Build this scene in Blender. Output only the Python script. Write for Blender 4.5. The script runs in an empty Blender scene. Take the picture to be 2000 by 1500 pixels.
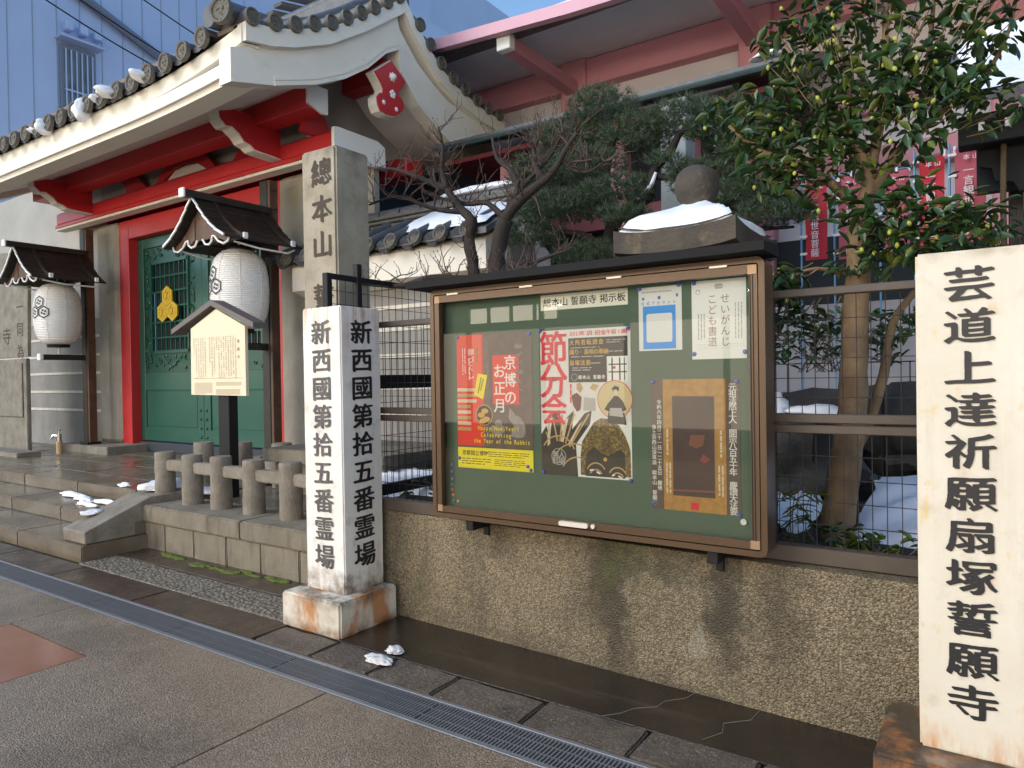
import bpy, bmesh, math, random
import numpy as np
from mathutils import Vector, Matrix, noise as mnoise
random.seed(7)
R=math.radians
S=bpy.context.scene; C=S.collection
# ------------------------------------------------------------------ camera
cd=bpy.data.cameras.new('camera'); cam=bpy.data.objects.new('camera',cd); C.objects.link(cam); S.camera=cam
cd.sensor_width=36; cd.lens=1371.77/2000*36; cd.clip_start=.05; cd.clip_end=2000
cr,cu,cf=(Vector((.827846,.560733,-.015815)),Vector((.007544,.017062,.999826)),Vector((-.560905,.827821,-.009894)))
cam.matrix_world=Matrix(((cr.x,cu.x,-cf.x,0),(cr.y,cu.y,-cf.y,0),(cr.z,cu.z,-cf.z,1.5),(0,0,0,1)))
# ------------------------------------------------------------------ world, sun, exposure
SUN_EL,SUN_AZ=R(34),R(212)          # azimuth measured clockwise from +Y
W=bpy.data.worlds.new('World'); S.world=W; W.use_nodes=True
nt=W.node_tree; bg=nt.nodes['Background']; sky=nt.nodes.new('ShaderNodeTexSky'); sky.sky_type='NISHITA'; sky.sun_disc=False
sky.sun_elevation=SUN_EL; sky.sun_rotation=SUN_AZ; sky.air_density=1.6; sky.dust_density=.4; sky.ozone_density=6.0
nt.links.new(sky.outputs[0],bg.inputs[0]); bg.inputs[1].default_value=.15
sd=bpy.data.lights.new('sun','SUN'); sd.energy=1.35; sd.angle=R(30); sd.color=(1,.92,.8)
sun=bpy.data.objects.new('sun',sd); C.objects.link(sun)
sv=Vector((math.sin(SUN_AZ)*math.cos(SUN_EL),math.cos(SUN_AZ)*math.cos(SUN_EL),math.sin(SUN_EL)))
sun.rotation_euler=sv.to_track_quat('Z','Y').to_euler(); sun.location=(-2,-6,6)
S.view_settings.view_transform='Standard'; S.view_settings.look='None'; S.view_settings.exposure=.6; S.view_settings.gamma=1
S.view_settings.use_curve_mapping=False
S.cycles.max_bounces=8; S.cycles.transparent_max_bounces=12; S.cycles.use_denoising=True; S.cycles.sample_clamp_indirect=4
# ------------------------------------------------------------------ materials
MATS={}
def mat(name,col,rough=.7,var=None,vs=4,layers=(),bump=0,bs=60,vor=0,vorc=None,metal=0,spec=.5,wave=None,emit=None,es=0,rl=None,speck=None,trans=0,coat=0,spots=()):
    """col base; var (second colour, noise at scale vs); layers [(colour,scale3,lo,hi,(axis,a,b) or None,strength)]; vor: pebble scale"""
    if name in MATS: return MATS[name]
    m=bpy.data.materials.new(name); m.use_nodes=True; t=m.node_tree; N=t.nodes; L=t.links; b=N['Principled BSDF']
    tc=N.new('ShaderNodeTexCoord'); oi=N.new('ShaderNodeObjectInfo')
    ad=N.new('ShaderNodeVectorMath'); ad.operation='MULTIPLY_ADD'; cb=N.new('ShaderNodeCombineXYZ')
    for i in range(3): L.new(oi.outputs['Random'],cb.inputs[i])
    L.new(cb.outputs[0],ad.inputs[0]); ad.inputs[1].default_value=(7,5,3); L.new(tc.outputs['Object'],ad.inputs[2]); vec=ad.outputs[0]
    def noise(sc,det=5,ro=.6,v=vec):
        n=N.new('ShaderNodeTexNoise'); n.inputs['Detail'].default_value=det; n.inputs['Roughness'].default_value=ro
        if isinstance(sc,(tuple,list)):
            mp=N.new('ShaderNodeMapping'); mp.inputs['Scale'].default_value=sc; L.new(v,mp.inputs[0]); L.new(mp.outputs[0],n.inputs[0]); n.inputs['Scale'].default_value=1
        else: L.new(v,n.inputs[0]); n.inputs['Scale'].default_value=sc
        return n.outputs[0]
    def rng(f,lo,hi):
        r=N.new('ShaderNodeMapRange'); r.inputs[1].default_value=lo; r.inputs[2].default_value=hi; L.new(f,r.inputs[0]); return r.outputs[0]
    def mul(a,c):
        q=N.new('ShaderNodeMath'); q.operation='MULTIPLY'; L.new(a,q.inputs[0])
        if isinstance(c,float): q.inputs[1].default_value=c
        else: L.new(c,q.inputs[1])
        return q.outputs[0]
    def mix(f,a,c):
        x=N.new('ShaderNodeMix'); x.data_type='RGBA'
        if isinstance(f,float): x.inputs[0].default_value=f
        else: L.new(f,x.inputs[0])
        for s,i in ((a,6),(c,7)):
            if isinstance(s,tuple): x.inputs[i].default_value=s+(1,)
            else: L.new(s,x.inputs[i])
        return x.outputs[2]
    c=tuple(col); hb=None
    if var: c=mix(rng(noise(vs),.3,.7),c,tuple(var))
    if vor:
        v=N.new('ShaderNodeTexVoronoi'); L.new(vec,v.inputs[0]); v.inputs['Scale'].default_value=vor
        v2=N.new('ShaderNodeSeparateColor'); L.new(v.outputs['Color'],v2.inputs[0])
        c=mix(mul(v2.outputs[0],.75),c,tuple(vorc)); 
        gap=rng(v.outputs['Distance'],.25,.6)
        c=mix(mul(gap,.55),c,tuple(x*.35 for x in col)); hb=v.outputs['Distance']
    if speck: c=mix(rng(noise(speck[1],2,.5),.56,.68),c,tuple(speck[0])) if isinstance(c,tuple) else mix(mul(rng(noise(speck[1],2,.5),.55,.68),.7),c,tuple(speck[0]))
    rv=None
    for ly in layers:
        lc,sc,lo,hi,zr,st=ly[:6]
        f=rng(noise(sc,6,.62),lo,hi)
        if zr:
            sp=N.new('ShaderNodeSeparateXYZ'); L.new(tc.outputs['Object'],sp.inputs[0])
            f0=rng(sp.outputs[zr[0]],zr[1],zr[2])
            if len(zr)>3:   # smooth noise-broken edge
                a=N.new('ShaderNodeMath'); a.operation='ADD'; L.new(f0,a.inputs[0])
                L.new(rng(noise(zr[3],5),.25,.75),a.inputs[1]); s2=N.new('ShaderNodeMath'); s2.operation='SUBTRACT'; L.new(a.outputs[0],s2.inputs[0]); s2.inputs[1].default_value=.6
                s2.use_clamp=True; f=mul(f,s2.outputs[0])
            else: f=mul(f,f0)
        f=mul(f,float(st)); c=mix(f,c,tuple(lc))
    for (cx,cz,rx,rz,sc_,st_) in spots:   # local stains (object X,Z ellipses broken up by noise)
        ng=N.new('ShaderNodeVectorMath'); ng.operation='MULTIPLY_ADD'; nz=N.new('ShaderNodeTexNoise'); nz.inputs['Scale'].default_value=13; nz.inputs['Detail'].default_value=6; L.new(tc.outputs['Object'],nz.inputs[0])
        L.new(nz.outputs['Color'],ng.inputs[0]); ng.inputs[1].default_value=(.3,0,.3); L.new(tc.outputs['Object'],ng.inputs[2])
        mp=N.new('ShaderNodeMapping'); mp.vector_type='TEXTURE'; mp.inputs['Location'].default_value=(cx+.15,0,cz+.15); mp.inputs['Scale'].default_value=(rx,1e3,rz); L.new(ng.outputs[0],mp.inputs[0])
        ln_=N.new('ShaderNodeVectorMath'); ln_.operation='LENGTH'; L.new(mp.outputs[0],ln_.inputs[0])
        f=mul(rng(ln_.outputs['Value'],1.25,.3),float(st_)); c=mix(f,c,tuple(sc_))
    if isinstance(c,tuple): b.inputs['Base Color'].default_value=c+(1,)
    else: L.new(c,b.inputs['Base Color'])
    b.inputs['Roughness'].default_value=rough; b.inputs['Metallic'].default_value=metal
    if 'Specular IOR Level' in b.inputs: b.inputs['Specular IOR Level'].default_value=spec
    if coat: b.inputs['Coat Weight'].default_value=coat; b.inputs['Coat Roughness'].default_value=.15
    if rl: # roughness patches (lo rough, scale)
        f=rng(noise(rl[1],4),.4,.6); mr=N.new('ShaderNodeMapRange'); L.new(f,mr.inputs[0]); mr.inputs[3].default_value=rl[0]; mr.inputs[4].default_value=rough; L.new(mr.outputs[0],b.inputs['Roughness'])
    if bump or wave:
        bn=N.new('ShaderNodeBump'); bn.inputs['Strength'].default_value=abs(bump) or .3; bn.inputs['Distance'].default_value=.01
        if hb is not None:
            bn.invert=True; L.new(hb,bn.inputs['Height']); bn.inputs['Distance'].default_value=.6/vor
        elif wave:
            w=N.new('ShaderNodeTexWave'); w.inputs['Scale'].default_value=wave[0]; w.bands_direction=wave[1]; w.inputs['Distortion'].default_value=wave[2] if len(wave)>2 else 0; L.new(vec,w.inputs[0]); L.new(w.outputs[1],bn.inputs['Height'])
        else: L.new(noise(bs,6,.65),bn.inputs['Height'])
        L.new(bn.outputs[0],b.inputs['Normal'])
    if emit: b.inputs['Emission Color'].default_value=tuple(emit)+(1,); b.inputs['Emission Strength'].default_value=es
    MATS[name]=m; return m
# ------------------------------------------------------------------ mesh builder
class MB:
    def __init__(s): s.v=[]; s.f=[]; s.m=[]
    def add(s,v,f,mi=0):
        o=len(s.v); s.v+=[tuple(p) for p in v]; s.f+=[tuple(i+o for i in q) for q in f]; s.m+=[mi]*len(f); return s
    def box(s,x0,x1,y0,y1,z0,z1,b=.0,mi=0):
        if b<=0:
            v=[(x,y,z) for x in (x0,x1) for y in (y0,y1) for z in (z0,z1)]
            return s.add(v,[(0,1,3,2),(4,6,7,5),(0,4,5,1),(2,3,7,6),(0,2,6,4),(1,5,7,3)],mi)
        lo=(x0,y0,z0); hi=(x1,y1,z1); b=min(b,*(abs(h-l)*.45 for h,l in zip(hi,lo)))
        idx={}; v=[]
        for c in [(i,j,k) for i in (0,1) for j in (0,1) for k in (0,1)]:
            for a in range(3):
                p=[]
                for d in range(3):
                    e=(hi if c[d] else lo)[d]; p.append(e if d==a else e+(-b if c[d] else b))
                idx[c,a]=len(v); v.append(p)
        f=[]
        for a in range(3):
            o=[d for d in range(3) if d!=a]
            for sd in (0,1):
                q=[]
                for u,w in ((0,0),(1,0),(1,1),(0,1)):
                    c=[0,0,0]; c[a]=sd; c[o[0]]=u; c[o[1]]=w; q.append(idx[tuple(c),a])
                f.append(q if (sd==1)==(a!=1) else q[::-1])
            for u in (0,1):
                for w in (0,1):
                    c0=[0,0,0]; c0[o[0]]=u; c0[o[1]]=w; c1=list(c0); c1[a]=1
                    f.append([idx[tuple(c0),o[0]],idx[tuple(c1),o[0]],idx[tuple(c1),o[1]],idx[tuple(c0),o[1]]])
        for c in [(i,j,k) for i in (0,1) for j in (0,1) for k in (0,1)]: f.append([idx[c,0],idx[c,1],idx[c,2]])
        return s.add(v,f,mi)
    def tube(s,P,r,n=8,cap=True,mi=0,jit=0,seed=0):
        P=[Vector(p) for p in P]; k=len(P); rr=r if isinstance(r,(list,tuple)) else [r]*k
        v=[];f=[]; u=None
        for i,p in enumerate(P):
            d=(P[min(i+1,k-1)]-P[max(i-1,0)]).normalized()
            if u is None: u=d.orthogonal().normalized()
            u=(u-d*u.dot(d)); u=u.normalized() if u.length>1e-6 else d.orthogonal().normalized(); w=d.cross(u)
            for j in range(n):
                a=2*math.pi*j/n; q=rr[i]*(1+(jit*mnoise.noise(p*9+Vector((j*1.3+seed,seed,0))) if jit else 0))
                v.append(p+u*math.cos(a)*q+w*math.sin(a)*q)
        for i in range(k-1):
            for j in range(n): f.append((i*n+j,i*n+(j+1)%n,(i+1)*n+(j+1)%n,(i+1)*n+j))
        if cap: f.append(tuple(range(n-1,-1,-1))); f.append(tuple(range((k-1)*n,k*n)))
        return s.add(v,f,mi)
    def lathe(s,c,prof,n=32,mi=0,a0=0,a1=2*math.pi):
        v=[];f=[]; full=abs(a1-a0-2*math.pi)<1e-6; m=n if full else n+1
        for r,z in prof:
            for j in range(m):
                a=a0+(a1-a0)*j/n; v.append((c[0]+r*math.cos(a),c[1]+r*math.sin(a),c[2]+z))
        for i in range(len(prof)-1):
            for j in range(n): f.append((i*m+j,i*m+(j+1)%m,(i+1)*m+(j+1)%m,(i+1)*m+j))
        return s.add(v,f,mi)
    def prism(s,poly,ax,a,b,mi=0):
        """closed 2D polygon extruded along axis ax from a to b; poly gives the other two coords in order"""
        def mk(p,t):
            q=[0,0,0]; o=[i for i in range(3) if i!=ax]; q[ax]=t; q[o[0]],q[o[1]]=p; return q
        n=len(poly); v=[mk(p,a) for p in poly]+[mk(p,b) for p in poly]
        f=[tuple(range(n)),tuple(range(2*n-1,n-1,-1))]+[(i,(i+1)%n,n+(i+1)%n,n+i) for i in range(n)]
        return s.add(v,f,mi)
    def band(s,top,bot,ax,a,b,mi=0):
        """strip solid between two equally long 2D polylines, extruded along ax"""
        n=len(top); o=[i for i in range(3) if i!=ax]
        def mk(p,t): q=[0,0,0]; q[ax]=t; q[o[0]],q[o[1]]=p; return q
        v=[mk(p,a) for p in top]+[mk(p,a) for p in bot]+[mk(p,b) for p in top]+[mk(p,b) for p in bot]; f=[]
        for i in range(n-1):
            f+=[(i,i+1,n+i+1,n+i),(2*n+i,3*n+i,3*n+i+1,2*n+i+1),(i,2*n+i,2*n+i+1,i+1),(n+i,n+i+1,3*n+i+1,3*n+i)]
        f+=[(0,n,3*n,2*n),(n-1,3*n-1,4*n-1,2*n-1)]
        return s.add(v,f,mi)
    def build(s,name,m,parent=None,smooth=False,recalc=True,**kw):
        me=bpy.data.meshes.new(name)
        me.from_pydata(s.v,[],s.f)
        ml=m if isinstance(m,(list,tuple)) else [m]
        for x in ml: me.materials.append(x)
        if len(ml)>1: me.polygons.foreach_set('material_index',s.m)
        if recalc:
            bm=bmesh.new(); bm.from_mesh(me); bmesh.ops.recalc_face_normals(bm,faces=bm.faces); bm.to_mesh(me); bm.free()
        if smooth: me.polygons.foreach_set('use_smooth',[True]*len(me.polygons))
        if smooth=='auto':
            try: me.set_sharp_from_angle(angle=R(38))
            except Exception: pass
        me.update(); o=bpy.data.objects.new(name,me); C.objects.link(o)
        if parent: setp(o,parent)
        for k,x in kw.items(): o[k]=x
        return o
bpy.context.view_layer.update()
LOC={}
def setp(o,p):
    o.parent=p; o.matrix_parent_inverse=Matrix.Translation(-LOC.get(p.name,Vector((0,0,0))))
def thing(name,loc,label,cat,group=None):
    o=bpy.data.objects.new(name,None); C.objects.link(o); o.location=loc; o.empty_display_size=.1
    o['label']=label; o['category']=cat
    if group: o['group']=group
    LOC[o.name]=Vector(loc); return o
def tag(o,label,cat,group=None):
    o['label']=label; o['category']=cat
    if group: o['group']=group
    return o
def struct(o): o['kind']='structure'; return o
def copytree(o,off,parent=None,label=None):
    c=o.copy(); C.objects.link(c)
    if parent: c.parent=parent; c.matrix_parent_inverse=o.matrix_parent_inverse.copy()
    else:
        c.location=o.location+Vector(off); LOC[c.name]=LOC.get(o.name,Vector((0,0,0)))
        if label: c['label']=label
    for ch in list(o.children): copytree(ch,off,c)
    return c
def inst(src,name,parent,loc,rot=(0,0,0),scale=(1,1,1)):
    c=bpy.data.objects.new(name,src); C.objects.link(c); 
    if parent: setp(c,parent)
    c.location=loc; c.rotation_euler=rot; c.scale=scale; return c
def jbox(x0,x1,y0,y1,z0,z1,b=.012,amp=.004,n=6,seed=0):
    """box of cut stone with slightly uneven faces"""
    bm=bmesh.new(); bmesh.ops.create_cube(bm,size=1)
    for v in bm.verts: v.co=Vector((x0+(v.co.x+.5)*(x1-x0),y0+(v.co.y+.5)*(y1-y0),z0+(v.co.z+.5)*(z1-z0)))
    bmesh.ops.bevel(bm,geom=list(bm.edges),offset=b,segments=2,affect='EDGES')
    long=[e for e in bm.edges if e.calc_length()>.12]
    bmesh.ops.subdivide_edges(bm,edges=long,cuts=n,use_grid_fill=True)
    for v in bm.verts:
        q=v.co*7+Vector((seed*3.1,seed,0)); v.co+=Vector((mnoise.noise(q),mnoise.noise(q+Vector((9,0,0))),mnoise.noise(q+Vector((0,9,0)))))*amp
    m=MB(); bm.verts.ensure_lookup_table(); m.add([v.co.copy() for v in bm.verts],[[v.index for v in f.verts] for f in bm.faces]); bm.free(); return m
def blob(c,r,seed=0,amp=.25,sub=3,flat=0):
    bm=bmesh.new(); bmesh.ops.create_icosphere(bm,subdivisions=sub,radius=1)
    for v in bm.verts:
        k=1+amp*mnoise.noise(v.co*1.7+Vector((seed*4.3,seed,0)))+amp*.4*mnoise.noise(v.co*4.5+Vector((seed,0,seed)))
        p=v.co*k
        if flat and p.z<0: p.z*=flat
        v.co=Vector((c[0]+p.x*r[0],c[1]+p.y*r[1],c[2]+p.z*r[2]))
    m=MB(); m.add([v.co.copy() for v in bm.verts],[[v.index for v in f.verts] for f in bm.faces]); bm.free(); return m
def text(m,s,o,rt,up,size,w=1,style='',mi=0,pitch=None,vertical=True,off=.0015):
    """lay glyphs; o = centre of first glyph, rt/up unit vectors; size = em height, w = width factor"""
    o=Vector(o); rt=Vector(rt); up=Vector(up); n=rt.cross(up); pitch=pitch or size*1.05; k=0
    for ch in s:
        if ch!=' ':
            v,f=glyph(ch,style)
            if v:
                xs=[p[0] for p in v]; adv=(min(xs)+max(xs))/2 if not vertical and ord(ch)<256 else .5
                cy=.38 if ord(ch)>255 else .36
                b=o+(-up if vertical else rt)*pitch*k
                m.add([b+rt*((x-adv)*size*w)+up*((y-cy)*size)+n*off for x,y in v],f,mi)
        k+=1 if ord(ch)>255 or vertical else .62
    return m
_gc={}
def _fill(loops):
    cd=bpy.data.curves.new('g','CURVE'); cd.dimensions='2D'; cd.fill_mode='FRONT'
    for L in loops:
        s=cd.splines.new('POLY'); s.points.add(len(L)-1)
        for i,(x,y) in enumerate(L): s.points[i].co=(x,y,0,1)
        s.use_cyclic_u=True
    o=bpy.data.objects.new('g',cd); me=o.to_mesh()
    v=[(p.co.x,p.co.y) for p in me.vertices]; f=[tuple(p.vertices) for p in me.polygons]
    o.to_mesh_clear(); bpy.data.objects.remove(o); bpy.data.curves.remove(cd)
    return v,f
def _outline(ch):
    fc=bpy.data.curves.new('t','FONT'); fc.body=ch; fc.size=1
    o=bpy.data.objects.new('t',fc); bpy.context.scene.collection.objects.link(o)
    dg=bpy.context.evaluated_depsgraph_get()
    ev=o.evaluated_get(dg); c=ev.to_curve(dg,apply_modifiers=False)
    loops=[]
    for s in c.splines:
        P=[]
        if s.type=='BEZIER':
            b=s.bezier_points; n=len(b)
            for i in range(n):
                p0,p1=b[i],b[(i+1)%n]
                a,h1,h2,e=[Vector(q[:2]) for q in (p0.co,p0.handle_right,p1.handle_left,p1.co)]
                m=3 if (e-a).length>.02 and abs((h1-a).cross(e-a))+abs((h2-e).cross(e-a))>1e-5 else 1
                for t in range(m):
                    u=t/m; P.append(a*(1-u)**3+h1*3*u*(1-u)**2+h2*3*u*u*(1-u)+e*u**3)
        else: P=[Vector(q.co[:2]) for q in s.points]
        Q=[]
        for p in P:
            if not Q or (p-Q[-1]).length>1e-4: Q.append(p)
        if len(Q)>2 and (Q[0]-Q[-1]).length<1e-4: Q.pop()
        if len(Q)>2: loops.append([(p.x,p.y) for p in Q])
    ev.to_curve_clear(); bpy.data.objects.remove(o); bpy.data.curves.remove(fc)
    return loops
def _contours(A,lev,x0,y0,d):
    H,W=A.shape; B=A>lev
    code=B[:-1,:-1]*1+B[:-1,1:]*2+B[1:,1:]*4+B[1:,:-1]*8
    nxt={}
    T={1:[(3,0)],2:[(0,1)],3:[(3,1)],4:[(1,2)],5:[(3,2),(1,0)],6:[(0,2)],7:[(3,2)],8:[(2,3)],9:[(2,0)],10:[(0,3),(2,1)],11:[(2,1)],12:[(1,3)],13:[(1,0)],14:[(0,3)]}
    def ek(j,i,e): return ((j,i,0),(j,i+1,1),(j+1,i,0),(j,i,1))[e]
    for j,i in zip(*np.nonzero((code>0)&(code<15))):
        j=int(j);i=int(i)
        for a,b in T[int(code[j,i])]: nxt[ek(j,i,a)]=ek(j,i,b)
    def pt(k):
        j,i,v=k
        if v==0: a,b=A[j,i],A[j,i+1]; t=(lev-a)/(b-a); return (x0+(i+t)*d,y0+j*d)
        a,b=A[j,i],A[j+1,i]; t=(lev-a)/(b-a); return (x0+i*d,y0+(j+t)*d)
    loops=[]
    while nxt:
        k0,k=nxt.popitem(); L=[k0]
        while k!=k0 and k in nxt: L.append(k); k=nxt.pop(k)
        P=[pt(q) for q in L]
        # simplify
        S=[P[0]]; 
        for n in range(1,len(P)-1):
            a,b,c=S[-1],P[n],P[n+1]
            if abs((b[0]-a[0])*(c[1]-a[1])-(b[1]-a[1])*(c[0]-a[0]))>d*d*.35 or math.dist(a,b)>.09: S.append(b)
        if len(S)>=3: loops.append(S)
    return loops
def glyph(ch,style=''):
    """style '' plain, 'bold', 'brush'"""
    k=(ch,style)
    if k in _gc: return _gc[k]
    loops=_outline(ch)
    if loops and style:
        N=150; d=1.3/N; x0=-.12; y0=-.25
        ys,xs=np.mgrid[0:N,0:N]; X=x0+xs*d; Y=y0+ys*d
        w=np.zeros((N,N))
        for L in loops:
            for (ax,ay),(bx,by) in zip(L,L[1:]+L[:1]):
                if ay==by: continue
                c=((ay<=Y)&(Y<by))|((by<=Y)&(Y<ay))
                xi=ax+(Y-ay)*(bx-ax)/(by-ay)
                w+=np.where(c&(X<xi),1 if by>ay else -1,0)
        M=(w!=0).astype(float)
        def sh(A,dx,dy):
            return np.roll(np.roll(A,int(round(dy)),0),int(round(dx)),1)
        if style=='bold': els=[(dx,dy) for dx in (-2,-1,0,1,2) for dy in (-1,0,1)]
        else:
            E=np.minimum.reduce([sh(M,dx,dy) for dx,dy in ((0,0),(1,0),(-1,0),(0,1),(0,-1))])
            M=np.maximum(E,M*.0)
            els=[(t+u,-t*1.0) for t in (-3,-2,-1,0,1,2,3) for u in (-1,0,1)]
        M=np.maximum.reduce([sh(M,*e) for e in els])
        for _ in range(2):
            M=(M*2+sh(M,1,0)+sh(M,-1,0)+sh(M,0,1)+sh(M,0,-1))/6
        if style=='brush':
            M=M+.16*np.sin(X*19+Y*8+ord(ch))*np.sin(Y*23-X*6)
        loops=_contours(M,.5,x0,y0,d)
        if style=='brush':
            loops=[[(x,y+.11*(x-.5)+.02*math.sin(x*5+1)) for x,y in L] for L in loops]
    r=_fill(loops) if loops else ([],[])
    _gc[k]=r
    return r
# ------------------------------------------------------------------ palette
GRAN=(.29,.265,.22)
m_aggr=mat('washed_aggregate_concrete',(.27,.195,.125),.5,var=(.175,.125,.078),vs=3,vor=125,vorc=(.46,.38,.28),bump=.75,rl=(.3,5),
    layers=[((.05,.035,.022),(1.2,1.2,1.2),.5,.75,None,.6),((.24,.2,.13),(2.5,2.5,2.5),.6,.8,None,.35)])
m_side=mat('worn_kerb_stone',(.13,.1,.072),.6,var=(.06,.045,.033),vs=9,bump=.9,bs=45,layers=[((.05,.035,.025),2.3,.45,.7,None,.6)],speck=((.3,.27,.22),120))
m_brown=mat('wet_brown_paving',(.085,.06,.042),.42,var=(.05,.035,.026),vs=6,bump=.35,bs=80,rl=(.22,3),layers=[((.16,.125,.09),2,.55,.8,None,.5)])
m_pebble=mat('pebble_dash_paving',(.2,.17,.125),.6,var=(.12,.1,.07),vs=3,vor=38,vorc=(.33,.29,.22),bump=1)
m_wet=mat('wet_dark_concrete',(.035,.026,.018),.3,var=(.018,.013,.01),vs=2.2,bump=.25,bs=35,rl=(.12,2),layers=[((.11,.085,.06),(.9,6,1),.58,.8,None,.5),((.022,.024,.012),5,.5,.7,None,.5)])
m_tile=mat('smooth_red_brown_tile',(.22,.085,.05),.2,var=(.3,.14,.09),vs=1.5,bump=.05,bs=60,rl=(.1,2))
m_ground=mat('far_ground',(.08,.075,.065),.8,var=(.05,.05,.04),vs=1)
m_steel=mat('wet_galvanised_steel',(.23,.24,.255),.45,var=(.2,.21,.22),vs=14,metal=.4,bump=.1,bs=120)
m_dark=mat('dark_underlay',(.012,.013,.015),.8)  # near-black base under paving joints and inside stone cores
m_gran=mat('weathered_granite',GRAN,.75,var=(.17,.145,.11),vs=6,bump=1,bs=55,speck=((.13,.12,.1),170),
    layers=[((.075,.06,.045),(7,7,1.1),.55,.78,None,.65),((.24,.2,.1),(3,3,3),.6,.8,None,.45)])
m_granw=mat('wet_granite_paving',(.21,.17,.12),.4,var=(.13,.1,.07),vs=3,bump=.15,bs=70,speck=((.09,.075,.06),150),rl=(.1,1.6),
    layers=[((.07,.055,.04),(1.4,1.4,1.4),.5,.72,None,.5)])
m_base=mat('lichen_stained_granite',(.235,.21,.16),.8,var=(.15,.13,.095),vs=4,bump=.6,bs=60,speck=((.15,.13,.1),120),
    layers=[((.06,.05,.035),(9,9,1.4),.52,.74,None,.75),((.1,.1,.06),(3,3,3),.55,.72,(2,.22,.0,4),.9)])
m_pill=mat('sign_pillar_granite',(.4,.36,.28),.8,var=(.3,.26,.19),vs=5,bump=.45,bs=120,speck=((.2,.17,.13),210),
    layers=[((.27,.25,.1),(5,5,.9),.55,.75,None,.6),((.1,.08,.055),(11,11,1.0),.6,.8,None,.5),((.07,.05,.04),(6,6,6),.35,.6,(2,3.0,3.25,5),.8)])
m_wall=mat('pebbledash_garden_wall',(.14,.11,.062),.62,var=(.085,.066,.037),vs=2.2,vor=120,vorc=(.5,.41,.27),bump=1,
    layers=[((.06,.046,.026),(1.1,1,1.4),.42,.66,None,.4),((.022,.017,.01),(3.6,1,.8),.5,.66,None,.42),((.018,.014,.008),(9,1,.7),.6,.72,None,.5),((.05,.065,.014),(2.6,1,1.5),.56,.7,None,.6),((.05,.04,.025),(2,1,5),.4,.6,(2,.14,.0,5),.8)],
    spots=[(-1.63,.45,.13,.3,(.03,.024,.013),.86),(-1.55,.2,.07,.3,(.035,.028,.016),.7),(-1.0,.42,.1,.36,(.03,.024,.015),.84),(-.76,.42,.12,.26,(.035,.028,.017),.66),(-1.35,.56,.3,.06,(.03,.03,.014),.6),(-2.3,.56,.12,.12,(.04,.032,.02),.5),(-1.62,.5,.04,.1,(.07,.08,.012),.6)])
m_white=mat('peeling_white_paint',(.8,.79,.76),.38,var=(.72,.7,.66),vs=3,bump=.08,bs=30,coat=.15,
    layers=[((.5,.2,.05),(26,26,2.0),.5,.75,(2,.5,.18,5),.8),((.42,.15,.03),(15,15,1.2),.45,.62,(2,1.5,1.98,4),.85),((.16,.13,.09),(9,9,9),.35,.6,(2,.36,.24,9),.95),((.6,.52,.38),(3,3,.8),.5,.8,None,.35)])
m_whb=mat('rust_stained_base_paint',(.7,.67,.6),.4,var=(.55,.5,.4),vs=6,bump=.3,bs=30,
    layers=[((.45,.17,.035),(6,6,2.5),.47,.62,None,.85),((.05,.045,.035),(7,7,3),.46,.6,(2,.13,.21,8),.95),((.1,.05,.02),(9,9,9),.35,.6,(2,.07,.0,7),.9)])
m_cream=mat('cream_weathered_board',(.68,.645,.56),.5,var=(.6,.56,.46),vs=2.5,bump=.12,bs=25,
    layers=[((.62,.42,.12),(13,13,7),.62,.74,None,.75),((.45,.4,.32),(14,14,1.2),.52,.8,None,.45),((.5,.2,.04),(20,20,4),.42,.65,(2,.34,.2,6),.95),((.25,.19,.12),(9,9,9),.35,.6,(2,1.86,1.91,9),.7)])
m_ink=mat('black_brush_ink',(.014,.014,.017),.5)
m_inkf=mat('faded_brush_ink',(.045,.045,.05),.55,var=(.13,.125,.12),vs=22)
m_carve=mat('carving_shade_paint',(.075,.055,.04),.85,var=(.045,.035,.028),vs=20)  # flat lettering colour; shade of the carved grooves is painted in
m_red=mat('vermilion_paint',(.53,.026,.03),.42,var=(.44,.02,.024),vs=2.5,bump=.06,bs=30,coat=.1,layers=[((.32,.02,.015),(2,2,5),.6,.82,None,.4)])
m_plas=mat('cream_plaster',(.79,.74,.65),.7,var=(.72,.67,.57),vs=2,bump=.1,bs=40,layers=[((.42,.36,.25),(3,3,9),.58,.8,None,.4)])
m_plasw=mat('white_plaster',(.78,.76,.73),.7,var=(.7,.68,.64),vs=1.6,bump=.12,bs=50,layers=[((.4,.37,.32),(5,5,2),.6,.85,None,.4)])
m_grey=mat('grey_render',(.33,.31,.285),.85,var=(.24,.225,.2),vs=2,bump=.3,bs=80,layers=[((.13,.115,.1),(4,4,1),.5,.8,None,.5)])
m_line=mat('white_wall_line',(.72,.68,.58),.7,var=(.55,.5,.42),vs=7)
m_tile_r=mat('smoked_roof_tile',(.1,.105,.115),.45,var=(.055,.058,.065),vs=8,bump=.3,bs=70,layers=[((.2,.18,.14),(9,9,9),.55,.75,None,.55),((.07,.085,.04),(7,7,7),.62,.78,None,.5)])
m_tile_f=mat('lichened_tile_face',(.15,.135,.11),.7,var=(.08,.075,.065),vs=25,bump=.6,bs=90,layers=[((.24,.2,.13),(30,30,30),.55,.75,None,.5)])
m_green=mat('green_door_paint',(.011,.09,.06),.35,var=(.009,.072,.05),vs=2.5,bump=.05,bs=40,coat=.25)
m_greenc=mat('green_carving_paint',(.01,.085,.055),.4,var=(.006,.045,.03),vs=20,coat=.2)
m_void=mat('painted_dark_depth',(.01,.014,.018),.8)  # near-black surface colour standing in for unlit depth
m_gold=mat('gold_crest_paint',(.62,.42,.03),.4,var=(.5,.32,.02),vs=20,bump=.3,bs=35)
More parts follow.
